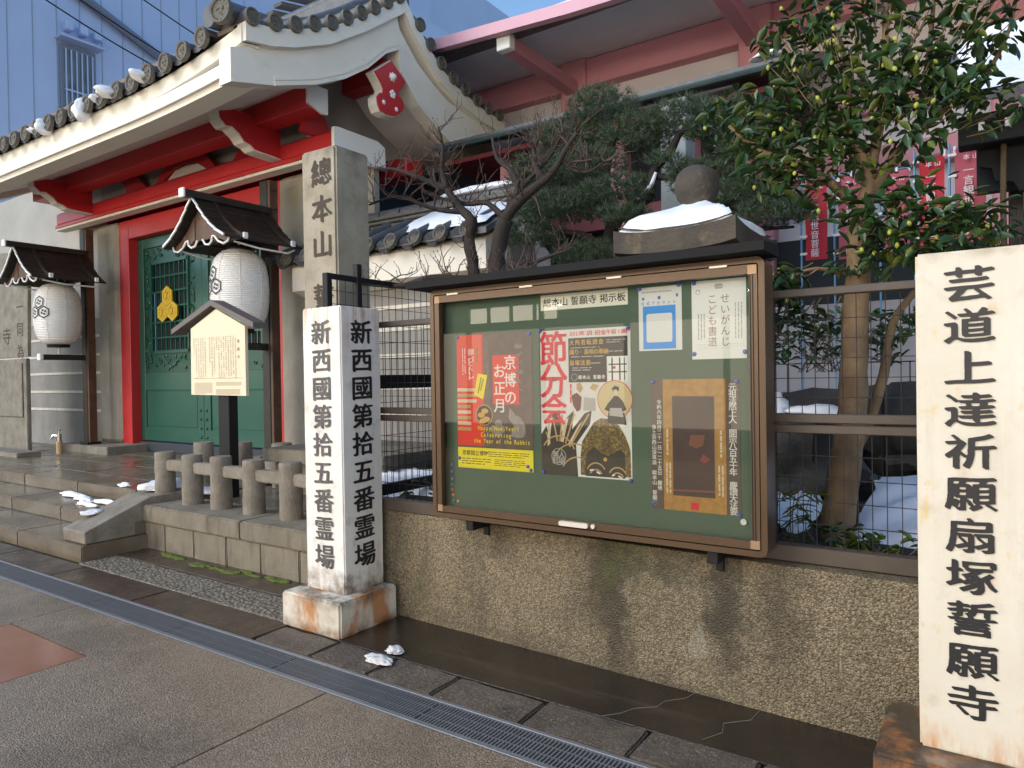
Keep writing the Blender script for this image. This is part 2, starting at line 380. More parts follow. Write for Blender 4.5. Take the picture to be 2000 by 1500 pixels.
m_wood=mat('dark_stained_timber',(.028,.018,.013),.5,var=(.014,.01,.008),vs=6,wave=(14,'X',3),bump=.15,layers=[((.16,.075,.035),(12,12,1.5),.6,.8,None,.5)])
m_woodp=mat('brown_worn_timber',(.13,.06,.03),.55,var=(.06,.032,.02),vs=5,bump=.3,bs=30,layers=[((.26,.19,.13),(18,18,1.2),.58,.8,None,.5)])
m_capw=mat('white_cap_paint',(.8,.8,.78),.5)
m_paper=mat('white_lantern_vinyl',(.82,.8,.77),.45,var=(.76,.74,.71),vs=4,trans=.2)
m_black=mat('black_metal',(.01,.01,.011),.55,spec=.3,bump=.05,bs=50)
m_bronze=mat('bronze_anodised_aluminium',(.11,.068,.04),.3,var=(.085,.052,.03),vs=2,metal=.35,bump=.03,bs=80)
m_bronzed=mat('dark_bronze_rail',(.085,.065,.05),.5,var=(.06,.047,.037),vs=9,bump=.1,bs=40)
m_slot=mat('gap_black',(.006,.006,.006),.7)
m_cork=mat('green_felt_board',(.105,.155,.11),.85,var=(.095,.14,.1),vs=3,bump=.1,bs=200)
m_alu=mat('pale_aluminium',(.68,.66,.6),.35,metal=.4)
m_snow=mat('wet_snow',(.86,.88,.92),.55,var=(.8,.83,.89),vs=14,bump=.35,bs=55)
m_snowd=mat('dirty_snow',(.74,.76,.79),.6,var=(.48,.46,.43),vs=40,bump=.35,bs=150)
m_moss=mat('yellow_green_moss',(.13,.17,.02),.9,var=(.07,.1,.015),vs=30,bump=1,bs=120)
m_pink=mat('salmon_pink_paint',(.55,.24,.28),.6,var=(.5,.215,.25),vs=1.5,bump=.08,bs=20)
m_pinkl=mat('pale_pink_fascia',(.64,.36,.44),.6,var=(.6,.34,.42),vs=2)
m_soff=mat('grey_white_soffit',(.84,.86,.92),.8,var=(.78,.8,.86),vs=3,bump=.4,bs=60)
m_panel=mat('white_wall_panel',(.62,.58,.6),.75,var=(.55,.52,.54),vs=1.2,bump=.1,bs=30)
m_copper=mat('verdigris_gutter',(.012,.04,.04),.5,var=(.008,.018,.022),vs=4)
m_dstone=mat('dark_garden_stone',(.085,.07,.048),.75,var=(.04,.033,.027),vs=5,bump=.7,bs=50,layers=[((.22,.17,.08),(8,8,8),.56,.75,None,.6),((.02,.017,.015),(5,5,2),.5,.7,None,.6)])
m_rock=mat('dark_rock',(.035,.033,.032),.7,var=(.015,.014,.014),vs=6,bump=1,bs=12)
m_soil=mat('garden_soil',(.03,.026,.018),.9,var=(.015,.014,.01),vs=9,bump=1,bs=30)
m_bark=mat('smooth_tan_bark',(.3,.2,.105),.75,var=(.15,.09,.05),vs=6,bump=.5,bs=30,layers=[((.07,.04,.025),(6,6,2),.55,.75,None,.6)])
m_barkd=mat('dark_plum_bark',(.035,.025,.02),.8,var=(.018,.013,.011),vs=12,bump=1,bs=45)
m_twig=mat('red_brown_twig',(.1,.058,.042),.6,var=(.06,.036,.028),vs=8)
m_barkp=mat('black_pine_bark',(.03,.024,.02),.85,var=(.016,.012,.01),vs=14,bump=1,bs=40)
def leafm(n,a,b,sc,rough=.35):
    return mat(n,a,rough,var=b,vs=sc,spec=.5)
m_leaf=leafm('glossy_camellia_leaf',(.035,.075,.018),(.018,.045,.014),5,.3)
m_leaf2=leafm('young_camellia_leaf',(.12,.15,.02),(.06,.1,.018),5,.32)
m_bud=mat('pale_yellow_bud',(.42,.42,.06),.5,var=(.3,.33,.05),vs=30)
m_need=leafm('pine_needle',(.075,.11,.05),(.035,.06,.03),6,.5)
m_clad=mat('blue_white_cladding',(.44,.52,.72),.5,var=(.4,.47,.68),vs=.6,bump=.06,bs=5)
m_cladd=mat('grey_blue_flashing',(.16,.18,.24),.5)
m_glassb=mat('background_window_glass',(.1,.12,.15),.12,var=(.2,.22,.25),vs=2)
m_rback=mat('distant_sheet_roof',(.2,.17,.13),.7,var=(.12,.1,.09),vs=5,bump=.5,bs=10)
m_cban=mat('red_banner_cloth',(.55,.025,.045),.75,var=(.46,.02,.04),vs=4)
m_cbanp=mat('sun_faded_banner_cloth',(.5,.11,.15),.75,var=(.42,.08,.12),vs=4)
m_pole=mat('blue_pole_plastic',(.12,.3,.5),.5)
m_brass=mat('chrome_tap',(.6,.6,.6),.2,metal=1)
m_pipe=mat('tan_pipe_lagging',(.55,.4,.2),.7,var=(.4,.28,.15),vs=30)
def box(name,m,par,x0,x1,y0,y1,z0,z1,b=.006,**k): return MB().box(x0,x1,y0,y1,z0,z1,b).build(name,m,par,**k)

# ------------------------------------------------------------------ ground and paving
g=MB(); g.add([(-400,-400,-.03),(400,-400,-.03),(400,400,-.03),(-400,400,-.03)],[(0,1,2,3)]); struct(g.build('ground',m_ground))
pav=struct(MB().box(-16,8,-5.5,2.27,-.03,-.012).build('street_pavement',m_dark))
ys=[-5.5,-3.4,-1.3,.88,2.27]; xs=[-15.1,-12.6,-10.1,-7.6,-5.1,-2.64,-.2,2.3,4.8,7.3]
for i in range(len(xs)-1):
    for j in range(len(ys)-1):
        x0,x1,y0,y1=xs[i],xs[i+1],ys[j],ys[j+1]
        j2=.004
        if (i,j)==(4,3): # slab with the smooth tile panel set in its corner
            MB().box(x0+j2,x1-j2,1.8705,y1-j2,-.012,0).box(-4.12,x1-j2,y0+j2,1.87,-.012,0).build('paving_slab',m_aggr,pav)
            MB().box(x0+j2,-4.13,y0+j2,1.862,-.012,-.001,.003).build('smooth_paving_tile',m_tile,pav)
        else: MB().box(x0+j2,x1-j2,y0+j2,y1-j2,-.012,0,.003).build('paving_slab',m_aggr,pav)
# drain with gratings
ch=struct(MB().box(-16,8,2.272,2.298,-.03,.002,.002).box(-16,8,2.482,2.505,-.03,.002,.002).box(-16,8,2.298,2.482,-.03,-.028).build('drain_channel',m_steel))
gm=MB(); Lg=.995
for k in range(55): gm.box(.005+k*.018,.005+k*.018+.007,2.303,2.477,-.018,.0005)
for y in (2.300,2.355,2.42,2.474): gm.box(0,Lg,y,y+.003,-.02,-.001)
gme=None
for k in range(17):
    x=-13.1+k
    if gme is None:
        o=gm.build('drain_grating',m_steel); gme=o.data
    else: o=bpy.data.objects.new('drain_grating',gme); C.objects.link(o)
    o.location=(x,0,0); vis=['leftmost drain grating section in view, at the left edge of the pavement','second grating section, opposite the entrance steps','grating section opposite the sloping cheek stone','grating section beside the pebbled slab strip','grating section just left of the white pillar base','grating section in front of the white pillar base','grating section beside the two snow scraps','nearest grating section, at the bottom centre of the picture']; q=k-5
    tag(o,vis[q] if 0<=q<8 else 'grey drain grating section running on beyond the edge of the picture','grating','drain grating sections')
# kerb stones beyond the drain
kb=struct(MB().box(-16,8,2.508,2.76,-.03,-.02).build('kerb_strip',m_dark)); x=-3.55; k=0
while x<2:
    w=random.uniform(.42,.62); jbox(x+.006,x+w-.006,2.512,2.752+random.uniform(-.012,.006),-.03,.004+random.uniform(-.003,.004),.01,.006,5,k).build('kerb_stone',m_side,kb,smooth='auto'); x+=w; k+=1
x=-3.56
while x>-14:
    w=random.uniform(1.0,1.5); jbox(x-w+.005,x-.005,2.51,2.79,-.03,.001,.006,.002,4,k).build('paving_strip',m_brown,kb,smooth='auto'); x-=w; k+=1
x=-3.62
fl=struct(MB().box(-6.34,-3.1,2.79,3.5,-.03,-.016).build('ground_strip',m_brown))
for w in (1.05,.98,.66): MB().box(x-w+.006,x-.006,2.8,3.1+random.uniform(-.02,.02),-.03,.002,.005).build('pebbled_slab',m_pebble,fl); x-=w
MB().box(-6.34,-3.64,3.13,3.42,-.03,.0,.004).build('dark_edge_paving',m_brown,fl)
for k,(a,b2,c) in enumerate([(-5.75,3.33,.22),(-5.35,3.3,.27),(-5.02,3.31,.2),(-4.7,3.33,.18),(-4.35,3.34,.16),(-5.55,3.36,.14)]):
    pass
ms=MB()
for k in range(26):
    xx=random.uniform(-6.0,-4.2); ms2=blob((xx,3.345+random.uniform(-.02,.03)-(0.05 if -5.6<xx<-4.9 else 0),0),(random.uniform(.04,.12),random.uniform(.02,.045),.012),k,.5,2,.1); ms.add(ms2.v,ms2.f)
o=ms.build('moss',m_moss,smooth=True); tag(o,'yellow green moss along the foot of the stone plinth','moss'); o['kind']='stuff'
wt=struct(MB().box(-3.095,3,2.758,3.3,-.03,-.001,.003).build('wet_concrete_strip',m_wet))
cr_=MB()
for P in ([(-1.42,2.76),(-1.36,2.83),(-1.33,2.9),(-1.25,2.97),(-1.24,3.04),(-1.17,3.12),(-1.15,3.2)],[(-.98,2.8),(-.93,2.9),(-.95,2.98),(-.86,3.07),(-.85,3.18)]):
    cr_.tube([(x,y,0) for x,y in P],.0013,4)
cr_.build('filled_crack',mat('pale_filled_crack',(.2,.18,.14),.8),wt)

# ------------------------------------------------------------------ steps and landing
st=struct(MB().box(-16,-6.36,2.9,3.7,-.03,.06).build('entrance_steps',m_dark))
def course(xa,xb,y0,y1,z0,z1,ws,mm,seed):
    x=xb;k=0
    while x>xa:
        w=ws[k%len(ws)]; jbox(x-w+.003,x-.003,y0,y1,z0,z1,.009,.0025,5,seed+k).build('step_stone',mm,st,smooth='auto'); x-=w;k+=1
course(-15,-6.33,2.84,3.5,-.02,.125,[1.25,1.4,1.1],m_granw,1)
course(-15,-6.36,3.3,4.0,.127,.26,[1.42,1.15,1.3],m_granw,20)
course(-15,-6.38,3.78,4.25,.262,.4,[.86,1.25,1.35,1.1],m_granw,40)
ld=struct(MB().box(-18,-6.4,4.26,7.2,.0,.388).build('landing',m_dark)); k=0
for (ya,yb) in ((4.256,4.9),(4.906,5.6),(5.606,6.3),(6.306,7.1)):
    x=-6.4+(k%2)*.0
    while x>-17:
        w=random.uniform(.8,1.3); MB().box(x-w+.004,x-.004,ya+.003,yb-.003,.36,.4+random.uniform(-.002,.002),.004).build('landing_slab',m_granw,ld); x-=w
    k+=1
ck=thing('sloping_cheek_stone',(-6.56,3.3,.125),'sloping rough granite cheek stone closing the right end of the steps','stone')
bm=MB().prism([(2.885,.128),(2.88,.235),(3.45,.455),(3.86,.47),(3.86,.402),(3.86,.128)],0,-6.76,-6.365)
o=bm.build('sloped_block',m_gran,ck); md=o.modifiers.new('b','BEVEL'); md.width=.012; md.segments=2
# ------------------------------------------------------------------ stone plinth with balustrade
pl=thing('stone_plinth',(-5.4,3.9,0),'low granite plinth of upright blocks under a thick coping, right of the steps','plinth')
box('core',m_dark,pl,-6.44,-3.75,3.5,4.7,.0,.3)
x=-6.48;k=0
for w in (.43,.44,.46,.45,.46,.44,.3):
    jbox(x+.004,x+w-.004,3.41+random.uniform(-.004,.004),3.6,-.02,.236,.008,.005,6,k+70).build('stone_block',m_base,pl,smooth='auto'); x+=w;k+=1
x=-6.55
for w in (1.62,1.5):
    jbox(x+.002,x+w-.002,3.385,3.86,.24,.39,.012,.003,8,k+70).build('coping_stone',m_base,pl,smooth='auto'); x+=w;k+=1
box('paved_top',m_granw,pl,-6.5,-3.75,3.865,4.7,.3,.386)
bs_=thing('stone_balustrade',(-5.6,3.6,.39),'low balustrade of round granite posts and square rails on the plinth','balustrade')
def rpost(x,y,z0,z1,r,seed,par,nm='post'):
    prof=[]; n=16; v=[];f=[]; hs=[0,.02]+[i/12 for i in range(1,12)]+[.965,1]
    for i,h in enumerate(hs):
        z=z0+h*(z1-z0)
        rr=r*(1.05-.02*h)*(.93 if h in (1,) else 1)
        for j in range(n):
            a=2*math.pi*j/n; q=rr*(1+.05*mnoise.noise(Vector((math.cos(a)*2+seed*5,math.sin(a)*2,z*12))))
            v.append((x+q*math.cos(a),y+q*math.sin(a)*1.0,z))
    k=len(hs)
    for i in range(k-1):
        for j in range(n): f.append((i*n+j,i*n+(j+1)%n,(i+1)*n+(j+1)%n,(i+1)*n+j))
    f.append(tuple(range((k-1)*n,k*n)))
    return MB().add(v,f).build(nm,m_gran,par,smooth='auto')
PX=[-6.47,-6.02,-5.58,-5.12,-4.64,-4.2]
for i,x in enumerate(PX): rpost(x,3.66,.385,.845-.006*(i%2),.088,i,bs_)
for i in range(len(PX)-1): jbox(PX[i]+.07,PX[i+1]-.07,3.62,3.71,.675-.004*i,.775-.004*i,.01,.004,4,i+90).build('rail',m_gran,bs_,smooth='auto')
bs2=thing('stone_balustrade',(-6.6,4.6,.4),'rear row of low round granite posts behind the black signboard post','balustrade')
for i,(x,y) in enumerate(((-7.05,4.42),(-6.62,4.6),(-6.12,4.72))): rpost(x,y,.39,.85,.1,i+9,bs2)
blk=thing('stone_platform',(-5.2,4.9,.4),'square-edged stone slab platform behind the balustrade, beside the tall granite pillar','platform')
jbox(-6.0,-4.32,4.38,5.6,.7,.83,.01,.003,6,3).build('top_slab',m_base,blk,smooth='auto')
for k in range(3): jbox(-5.9+k*.53,-5.38+k*.53,4.46,5.5,.39,.698,.008,.004,5,k+30).build('stone_block',m_base,blk,smooth='auto')
# ------------------------------------------------------------------ white pilgrimage pillar
wp=thing('sign_pillar',(-3.37,3.05,0),'square white painted pillar lettered in black on two faces, on a rusty block','sign')
jbox(-3.62,-3.1,2.77,3.245,-.01,.205,.012,.002,6,5).build('base_block',m_whb,wp,smooth='auto')
jbox(-3.545,-3.2,2.905,3.235,.2,1.945,.008,.0015,10,6).build('shaft',m_white,wp,smooth='auto')
T1='新西國第拾五番霊場'
t=MB(); text(t,T1,(-3.372,2.9025,1.792),(1,0,0),(0,0,1),.155,1.17,'brush',pitch=.1715); t.build('lettering',m_inkf,wp,recalc=False,label='slightly faded black lettering facing the street')
t=MB(); text(t,T1,(-3.1975,3.07,1.792),(0,1,0),(0,0,1),.155,1.2,'brush',pitch=.1715); t.build('lettering',m_ink,wp,recalc=False,label='crisp black lettering facing the notice board')
# cream pillar at the right
sp=thing('sign_pillar',(-.03,2.96,0),'broad cream pillar with eleven black characters standing beside the bamboo and mesh fence','sign')
jbox(-.335,.30,2.66,3.13,-.01,.2,.012,.003,6,15).build('base_block',mat('rusty_wet_base',(.1,.075,.05),.35,var=(.055,.04,.03),vs=6,bump=.4,bs=30,layers=[((.42,.16,.05),(7,7,4),.5,.66,None,.8),((.34,.3,.22),(9,9,3),.56,.72,None,.5)]),sp,smooth='auto')
jbox(-.205,.165,2.79,3.12,.2,1.9,.008,.0015,10,16).build('shaft',m_cream,sp,smooth='auto')
t=MB(); text(t,'芸道上達祈願扇塚誓願寺',(-.05,2.7875,1.787),(1,0,0),(0,0,1),.122,1.24,'brush',pitch=.1398); t.build('lettering',m_ink,sp,recalc=False)
# tall granite pillar
gp=thing('stone_pillar',(-4.12,3.72,0),'tall square granite pillar with carved brush characters behind the white pillar','pillar')
jbox(-4.31,-3.935,3.55,3.89,.0,3.225,.015,.002,12,9).build('shaft',m_pill,gp,smooth='auto')
t=MB(); 
for ch,z in (('總',3.045),('本',2.775),('山',2.51),('誓',2.12)): text(t,ch,(-4.085,3.5475,z),(1,0,0),(0,0,1),.215,1.08,'brush')
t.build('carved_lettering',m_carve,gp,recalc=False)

# ------------------------------------------------------------------ temple gate
GX=-9.7
gt=thing('temple_gate',(GX,6.2,.4),'red and white temple gate with grey tiled gabled roof and green doors','gate')
def dz(x): 
    t=max(0,abs(x-GX)-1.6)/2.3; return .2*t**2.2
# stone footings and columns
for s in (-1,1):
    x0,x1=(GX-3.05,GX-1.5) if s<0 else (GX+1.72,GX+2.85)
    jbox(x0,x1,5.42,6.2,.385,.52,.012,.003,6,60+s).build('footing_stone',m_gran,gt,smooth='auto')
    a,b=(GX-2.72,GX-2.07) if s<0 else (GX+2.05,GX+2.7)
    MB().box(a,b,5.9,6.4,.52,4.14,.06).build('stone_column',m_base if s>5 else mat('smooth_granite_column',(.36,.33,.27),.8,var=(.27,.24,.2),vs=3,bump=.3,bs=110,speck=((.2,.18,.15),160),layers=[((.3,.25,.09),(4,4,1.1),.58,.75,None,.6),((.1,.09,.07),(6,6,.8),.6,.8,None,.6)]),gt)
# frame
for s in (-1,1):
    a,b=(GX-2.07,GX-1.78) if s<0 else (GX+1.78,GX+2.07)
    MB().box(a,b,5.955,6.36,.5,4.13,.006).build('door_post',m_red,gt)
MB().box(GX-1.778,GX+1.778,5.96,6.34,3.83,4.13,.006).build('lintel',m_red,gt)
MB().box(GX-3.56,GX+3.4,5.655,6.45,4.21,4.43,.03).build('main_beam',m_red,gt)
MB().box(GX-3.54,GX+3.38,5.63,5.9,4.165,4.215,.004).build('beam_moulding',m_red,gt)
MB().box(GX-3.53,GX+3.37,5.64,5.8,4.125,4.163,.004).build('white_beam_strip',m_plas,gt)
MB().prism([(5.635,4.44),(5.7,4.452),(6.34,4.452),(6.46,4.4),(6.47,4.16),(6.4,4.12),(5.635,4.12)],0,GX+3.402,GX+3.45).build('beam_end_cap',m_capw,gt)
MB().box(GX-3.5,GX+3.35,6.95,7.3,4.2,4.45,.02).build('main_beam',m_red,gt)
def door(s):
    x0,x1=(GX-1.775,GX-.006) if s<0 else (GX+.006,GX+1.775)
    d=MB(); y=6.1; z0,z1=.57,3.82
    lx0,lx1=x0+.36,x1-.36; lz0,lz1=1.97,3.42
    W0,W1=x0+.16,x1-.16
    d.box(x0,W0,y,y+.07,z0,z1,.005).box(W1,x1,y,y+.07,z0,z1,.005).box(W0,W1,y+.001,y+.069,3.66,z1,.005).box(W0,W1,y+.001,y+.069,1.38,1.66,.005).box(W0,W1,y+.001,y+.069,z0,.78,.005)
    d.box(W0,W1,y+.022,y+.055,.78,1.38)
    d.box(W0+.03,W1-.03,y+.012,y+.03,.81,1.35,.004)
    leaf=d.build('door_leaf',m_green,gt)
    # carved surround: panel with scrolling relief
    c=MB(); py=y+.03
    c.box(W0,lx0,py,py+.02,1.66,3.66).box(lx1,W1,py,py+.02,1.66,3.66).box(lx0,lx1,py,py+.02,lz1,3.66).box(lx0,lx1,py,py+.02,1.66,lz0)
    rg=random.Random(5+s)
    for k in range(150):
        e=rg.random()
        if e<.35: px,pz=rg.uniform(W0+.03,lx0-.03),rg.uniform(1.7,3.6)
        elif e<.7: px,pz=rg.uniform(lx1+.03,W1-.03),rg.uniform(1.7,3.6)
        elif e<.85: px,pz=rg.uniform(W0+.03,W1-.03),rg.uniform(lz1+.05,3.62)
        else: px,pz=rg.uniform(W0+.03,W1-.03),rg.uniform(1.7,lz0-.05)
        a=rg.uniform(0,6.3); P=[]; q=rg.uniform(.02,.05); sg=rg.choice((-1,1))
        for i in range(7):
            P.append((px+math.cos(a+sg*i*.65)*q*(1-i*.09),py-.008,pz+math.sin(a+sg*i*.65)*q*(1-i*.09)))
        c.tube(P,[.005,.011,.013,.013,.012,.01,.007],5)
    c.build('carved_surround',m_greenc,leaf,kind='stuff')
    l=MB()
    l.box(lx0,lx1,y+.002,y+.05,lz1-.04,lz1+.01).box(lx0,lx1,y+.002,y+.05,lz0-.01,lz0+.04).box(lx0-.01,lx0+.03,y+.002,y+.05,lz0,lz1).box(lx1-.03,lx1+.01,y+.002,y+.05,lz0,lz1)
    for i in range(1,8): xx=lx0+(lx1-lx0)*i/8; l.box(xx-.011,xx+.011,y+.02,y+.042,lz0+.04,lz1-.04)
    for i in range(1,6): zz=lz0+(lz1-lz0)*i/6; l.box(lx0+.03,lx1-.03,y+.012,y+.03,zz-.014,zz+.014)
    l.build('lattice',m_green,leaf)
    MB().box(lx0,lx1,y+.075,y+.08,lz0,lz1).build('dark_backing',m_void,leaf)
    # three-hexagon crest
    cx,cz=(lx0+lx1)/2,2.73
    for ox,oz in ((0,.122),(-.14,-.122),(.14,-.122)):
        hexa=[(cx+ox+.136*X,cz+oz+.158*Z) for X,Z in ((0,1),(1,.5),(1,-.5),(0,-1),(-1,-.5),(-1,.5))]
        m=MB().prism(hexa,1,y-.03,y-.005)
        inn=[(cx+ox+(a-cx-ox)*.62,cz+oz+(b-cz-oz)*.62) for a,b in hexa]
        for i in range(6): m.tube([(inn[i][0],y-.032,inn[i][1]),(inn[(i+1)%6][0],y-.032,inn[(i+1)%6][1])],.006,4)
        m.tube([(cx+ox-.03,y-.032,cz+oz-.06),(cx+ox,y-.034,cz+oz),(cx+ox+.03,y-.032,cz+oz+.06)],.012,4).tube([(cx+ox-.02,y-.032,cz+oz+.05),(cx+ox,y-.034,cz+oz),(cx+ox+.02,y-.032,cz+oz-.05)],.012,4)
        m.build('gold_crest_hexagon',m_gold,leaf)
    xx=x1-.07 if s<0 else x0+.07
    for k in range(4):
        q=MB().lathe((0,0,0),[(.001,.026),(.014,.021),(.023,.008),(.026,0)],10); MB().add([(xx+a,y-c2,.67+k*.135+b) for a,b,c2 in q.v],q.f).build('door_stud',m_green,leaf,smooth=True)
door(-1); door(1)
MB().box(GX-1.78,GX+1.78,6.05,6.3,.4,.55,.01).build('threshold',mat('dark_threshold',(.03,.035,.05),.6),gt)
MB().box(GX-3.4,GX+3.35,6.36,6.45,3.0,4.2).box(GX-3.5,GX-2.72,6.3,6.36,.4,4.14).build('rear_wall_panel',m_grey,gt)
# frog-leg strut
def arch(sc,y0,y1,name,m):
    out=[(-.9,4.44),(-.78,4.5),(-.62,4.66),(-.38,4.80),(0,4.87),(.38,4.80),(.62,4.66),(.78,4.5),(.9,4.44)]
    inn=[(-.66,4.44),(-.6,4.5),(-.5,4.57),(-.3,4.66),(0,4.7),(.3,4.66),(.5,4.57),(.6,4.5),(.66,4.44)]
    if sc: 
        b=[(x,4.435) for x,_ in inn]; inn2=[(x*.96,z-.012+.012*math.sin(i*3)) for i,(x,z) in enumerate(inn)]
        MB().band([(GX+x,z) for x,z in inn2],[(GX+x,z) for x,z in b],1,y0,y1).build(name,m,gt); return
    MB().band([(GX+x,z) for x,z in out],[(GX+x,z) for x,z in inn],1,y0,y1).build(name,m,gt)
arch(0,5.86,5.95,'frog_leg_strut',m_red); arch(1,5.9,5.93,'strut_infill',m_plas)
MB().box(GX-2.75,GX+2.75,6.02,6.1,4.43,4.95).build('infill_panel',m_grey,gt)
for s in (-1,1):
    MB().prism([(GX+s*(1.0),4.44),(GX+s*1.35,4.75),(GX+s*1.75,4.95),(GX+s*2.1,4.95),(GX+s*1.7,4.62),(GX+s*1.75,4.44)],1,5.9,5.98).build('side_strut',m_red,gt)
# brackets
for X in (GX-2.37,GX+2.37):
    prof=[(5.66,4.25),(5.36,4.262),(5.28,4.27),(5.22,4.31),(5.14,4.33),(5.08,4.40),(4.98,4.46),(4.90,4.45),(4.82,4.52),(4.80,4.66),(5.66,4.68)]
    MB().prism(prof,0,X-.09,X+.085).build('bracket_arm',m_red,gt)
    fr=prof[:-1]; m=MB(); top=[(y,z) for y,z in fr]; 
    nb=[(y-.012 if i else y,z-.014) for i,(y,z) in enumerate(fr)]
    m.band(top,nb,0,X-.095,X+.09).build('bracket_white_edge',m_plas,gt)
# purlins
for y0,z0,e in ((5.28,4.56,GX+3.4),(7.25,4.72,GX+3.4)):
    MB().box(GX-3.5,e,y0,y0+.27,z0,z0+.26,.008).build('purlin',m_red,gt)
    MB().prism([(y0-.008,z0+.27),(y0+.28,z0+.28),(y0+.28,z0-.01),(y0+.2,z0-.02),(y0-.008,z0+.05)],0,e+.001,e+.035).build('purlin_end_cap',m_capw,gt)
MB().box(GX-3.5,GX+3.7,6.2,6.42,5.1,5.38,.01).build('ridge_purlin',m_red,gt)
# roof: outer profile (Y,Z)
PT=[(4.12,4.66),(4.41,4.72),(4.69,4.84),(5.16,5.10),(5.69,5.50),(6.10,5.85),(6.33,6.04),(6.50,5.82),(6.72,5.6),(6.98,5.37),(7.3,5.2),(7.85,5.03),(8.4,4.95)]
PB=[(4.07,4.31),(4.48,4.42),(4.99,4.60),(5.4,4.80),(5.75,5.04),(6.05,5.32),(6.26,5.44),(6.3,5.18),(6.62,4.88),(6.92,4.72),(7.2,4.60),(7.7,4.53),(8.25,4.5)]
def offp(P,d): return [(y,z+d) for y,z in P]
def lift(P,x,k=1): return [(y,z+dz(x)*k*max(0,min(1,abs(y-6.33)/2.0))) for y,z in P]
XE=GX+3.9
# swept roof deck & soffit built as lofts along X
def loft(P,Q,xs,name,m,kk=(1,.45)):
    n=len(P); v=[];f=[]
    for x in xs:
        v+=[(x,y,z) for y,z in lift(P,x,kk[0])]+[(x,y,z) for y,z in lift(Q,x,kk[1])]
    for i in range(len(xs)-1):
        a,b=i*2*n,(i+1)*2*n
        for j in range(n-1): f+=[(a+j,b+j,b+j+1,a+j+1),(a+n+j,a+n+j+1,b+n+j+1,b+n+j)]
        f+=[(a,a+n,b+n,b),(a+n-1,b+n-1,b+2*n-1,a+2*n-1)]
    for a in (0,(len(xs)-1)*2*n):
        for j in range(n-1): f.append((a+j,a+j+1,a+n+j+1,a+n+j))
    return MB().add(v,f).build(name,m,gt,smooth='auto')
XS=[GX-3.9+7.8*i/24 for i in range(25)]
loft(offp(PT,-.002),offp(PT,-.16),XS,'roof_slab',m_plas,(1,1))
XS2=[GX-3.72+7.44*i/20 for i in range(21)]
loft(offp(PB,.17),offp(PB,.05),[x for x in XS2],'soffit',m_plasw,(.45,.45))
# layered eave fascia (front)
def fasc(y0,y1,za,zb,k,name,xa,xb,m=m_plas):
    n=28; v=[];f=[]
    for i in range(n+1):
        x=xa+(xb-xa)*i/n; d=dz(x)*k
        v+=[(x,y0,za+d),(x,y0,zb+d),(x,y1,zb+d),(x,y1,za+d)]
    for i in range(n):
        for j in range(4): f.append((i*4+j,i*4+(j+1)%4,(i+1)*4+(j+1)%4,(i+1)*4+j))
    f+=[(0,1,2,3),(n*4+3,n*4+2,n*4+1,n*4)]
    return MB().add(v,f).build(name,m,gt,smooth='auto')
fasc(4.105,4.3,4.50,4.665,1,'upper_fascia',GX-3.9,XE)
fasc(4.155,4.35,4.44,4.50,.75,'middle_fascia',GX-3.85,XE-.04)
fasc(4.115,4.35,4.30,4.43,.45,'lower_fascia',GX-3.8,XE-.12)
# barge boards at both gables
for sx in (1,-1):
    xo=XE if sx>0 else GX-3.9
    a,b=(xo-.13,xo+.05) if sx>0 else (xo-.05,xo+.13)
    MB().band(lift(offp(PT,.03),xo),lift(offp(PT,-.15),xo),0,a,b).build('barge_board_cap',m_plas,gt)
    a,b=(xo-.2,xo-.02) if sx>0 else (xo+.02,xo+.2)
    P0=[(4.0,4.58+.0)]+[(y,z+.40) for y,z in PB[1:7]]+[(y,z+.42) for y,z in PB[7:]]; Q0=[(4.0,4.30)]+PB[1:]
    up=[(y,min(z+.1,np.interp(y,[p[0] for p in PT],[p[1] for p in PT])-.13+dz(xo)*max(0,min(1,abs(y-6.33)/2)))) for y,z in P0]
    up[0]=(4.0,4.62)
    MB().band(up,Q0,0,a,b).build('barge_board',m_plas,gt)
    # raised mouldings along the lower edge
    for d0,d1,t in ((.035,.0,.022),(.085,.055,.012)):
        MB().band([(y,z+d0) for y,z in Q0[1:]],[(y,z+d1-.006) for y,z in Q0[1:]],0,(b if sx>0 else a)-.001,(b if sx>0 else a)+t*sx).build('barge_moulding',m_plas,gt)
# gable pendant
GP=[(5.84,5.04),(6.12,5.26),(6.37,5.08),(6.26,4.95),(6.20,4.88),(6.30,4.85),(6.33,4.78),(6.30,4.70),(6.24,4.65),(6.15,4.60),(6.02,4.585),(5.92,4.60),(5.88,4.67),(5.87,4.75),(5.92,4.81),(5.97,4.81),(5.98,4.88),(5.93,4.95)]
MB().prism(GP,0,XE-.14,XE-.01).build('gable_pendant_edge',m_plas,gt)
MB().prism([(6.1+(y-6.1)*.97,4.9+(z-4.9)*.97) for y,z in GP],0,XE-.012,XE+.012).build('gable_pendant',m_red,gt)
def petals(cy,cz,r,n,rr):
    m=MB()
    for k in range(n):
        a=math.pi/2+2*math.pi*k/n; q=MB().lathe((0,0,0),[(.001,.012),(rr*.7,.009),(rr,0)],10); m.add([(XE+.012+c2,cy+math.cos(a)*r+x,cz+math.sin(a)*r+y) for x,y,c2 in q.v],q.f)
    return m
petals(6.13,4.86,.028,5,.024).build('pendant_flower',m_capw,gt,smooth=True)
for yy,zz in ((5.98,4.72),(6.19,4.7)): petals(yy,zz,.0,1,.028).build('pendant_heart',m_capw,gt,smooth=True)
petals(6.13,5.06,.045,7,.011).build('pendant_dots',m_capw,gt,smooth=True)
q=MB().lathe((0,0,0),[(.001,.05),(.03,.04),(.045,.0)],12); MB().add([(XE+.012+c2,6.13+x,5.06+y) for x,y,c2 in q.v],q.f).build('pendant_boss',m_capw,gt,smooth=True)
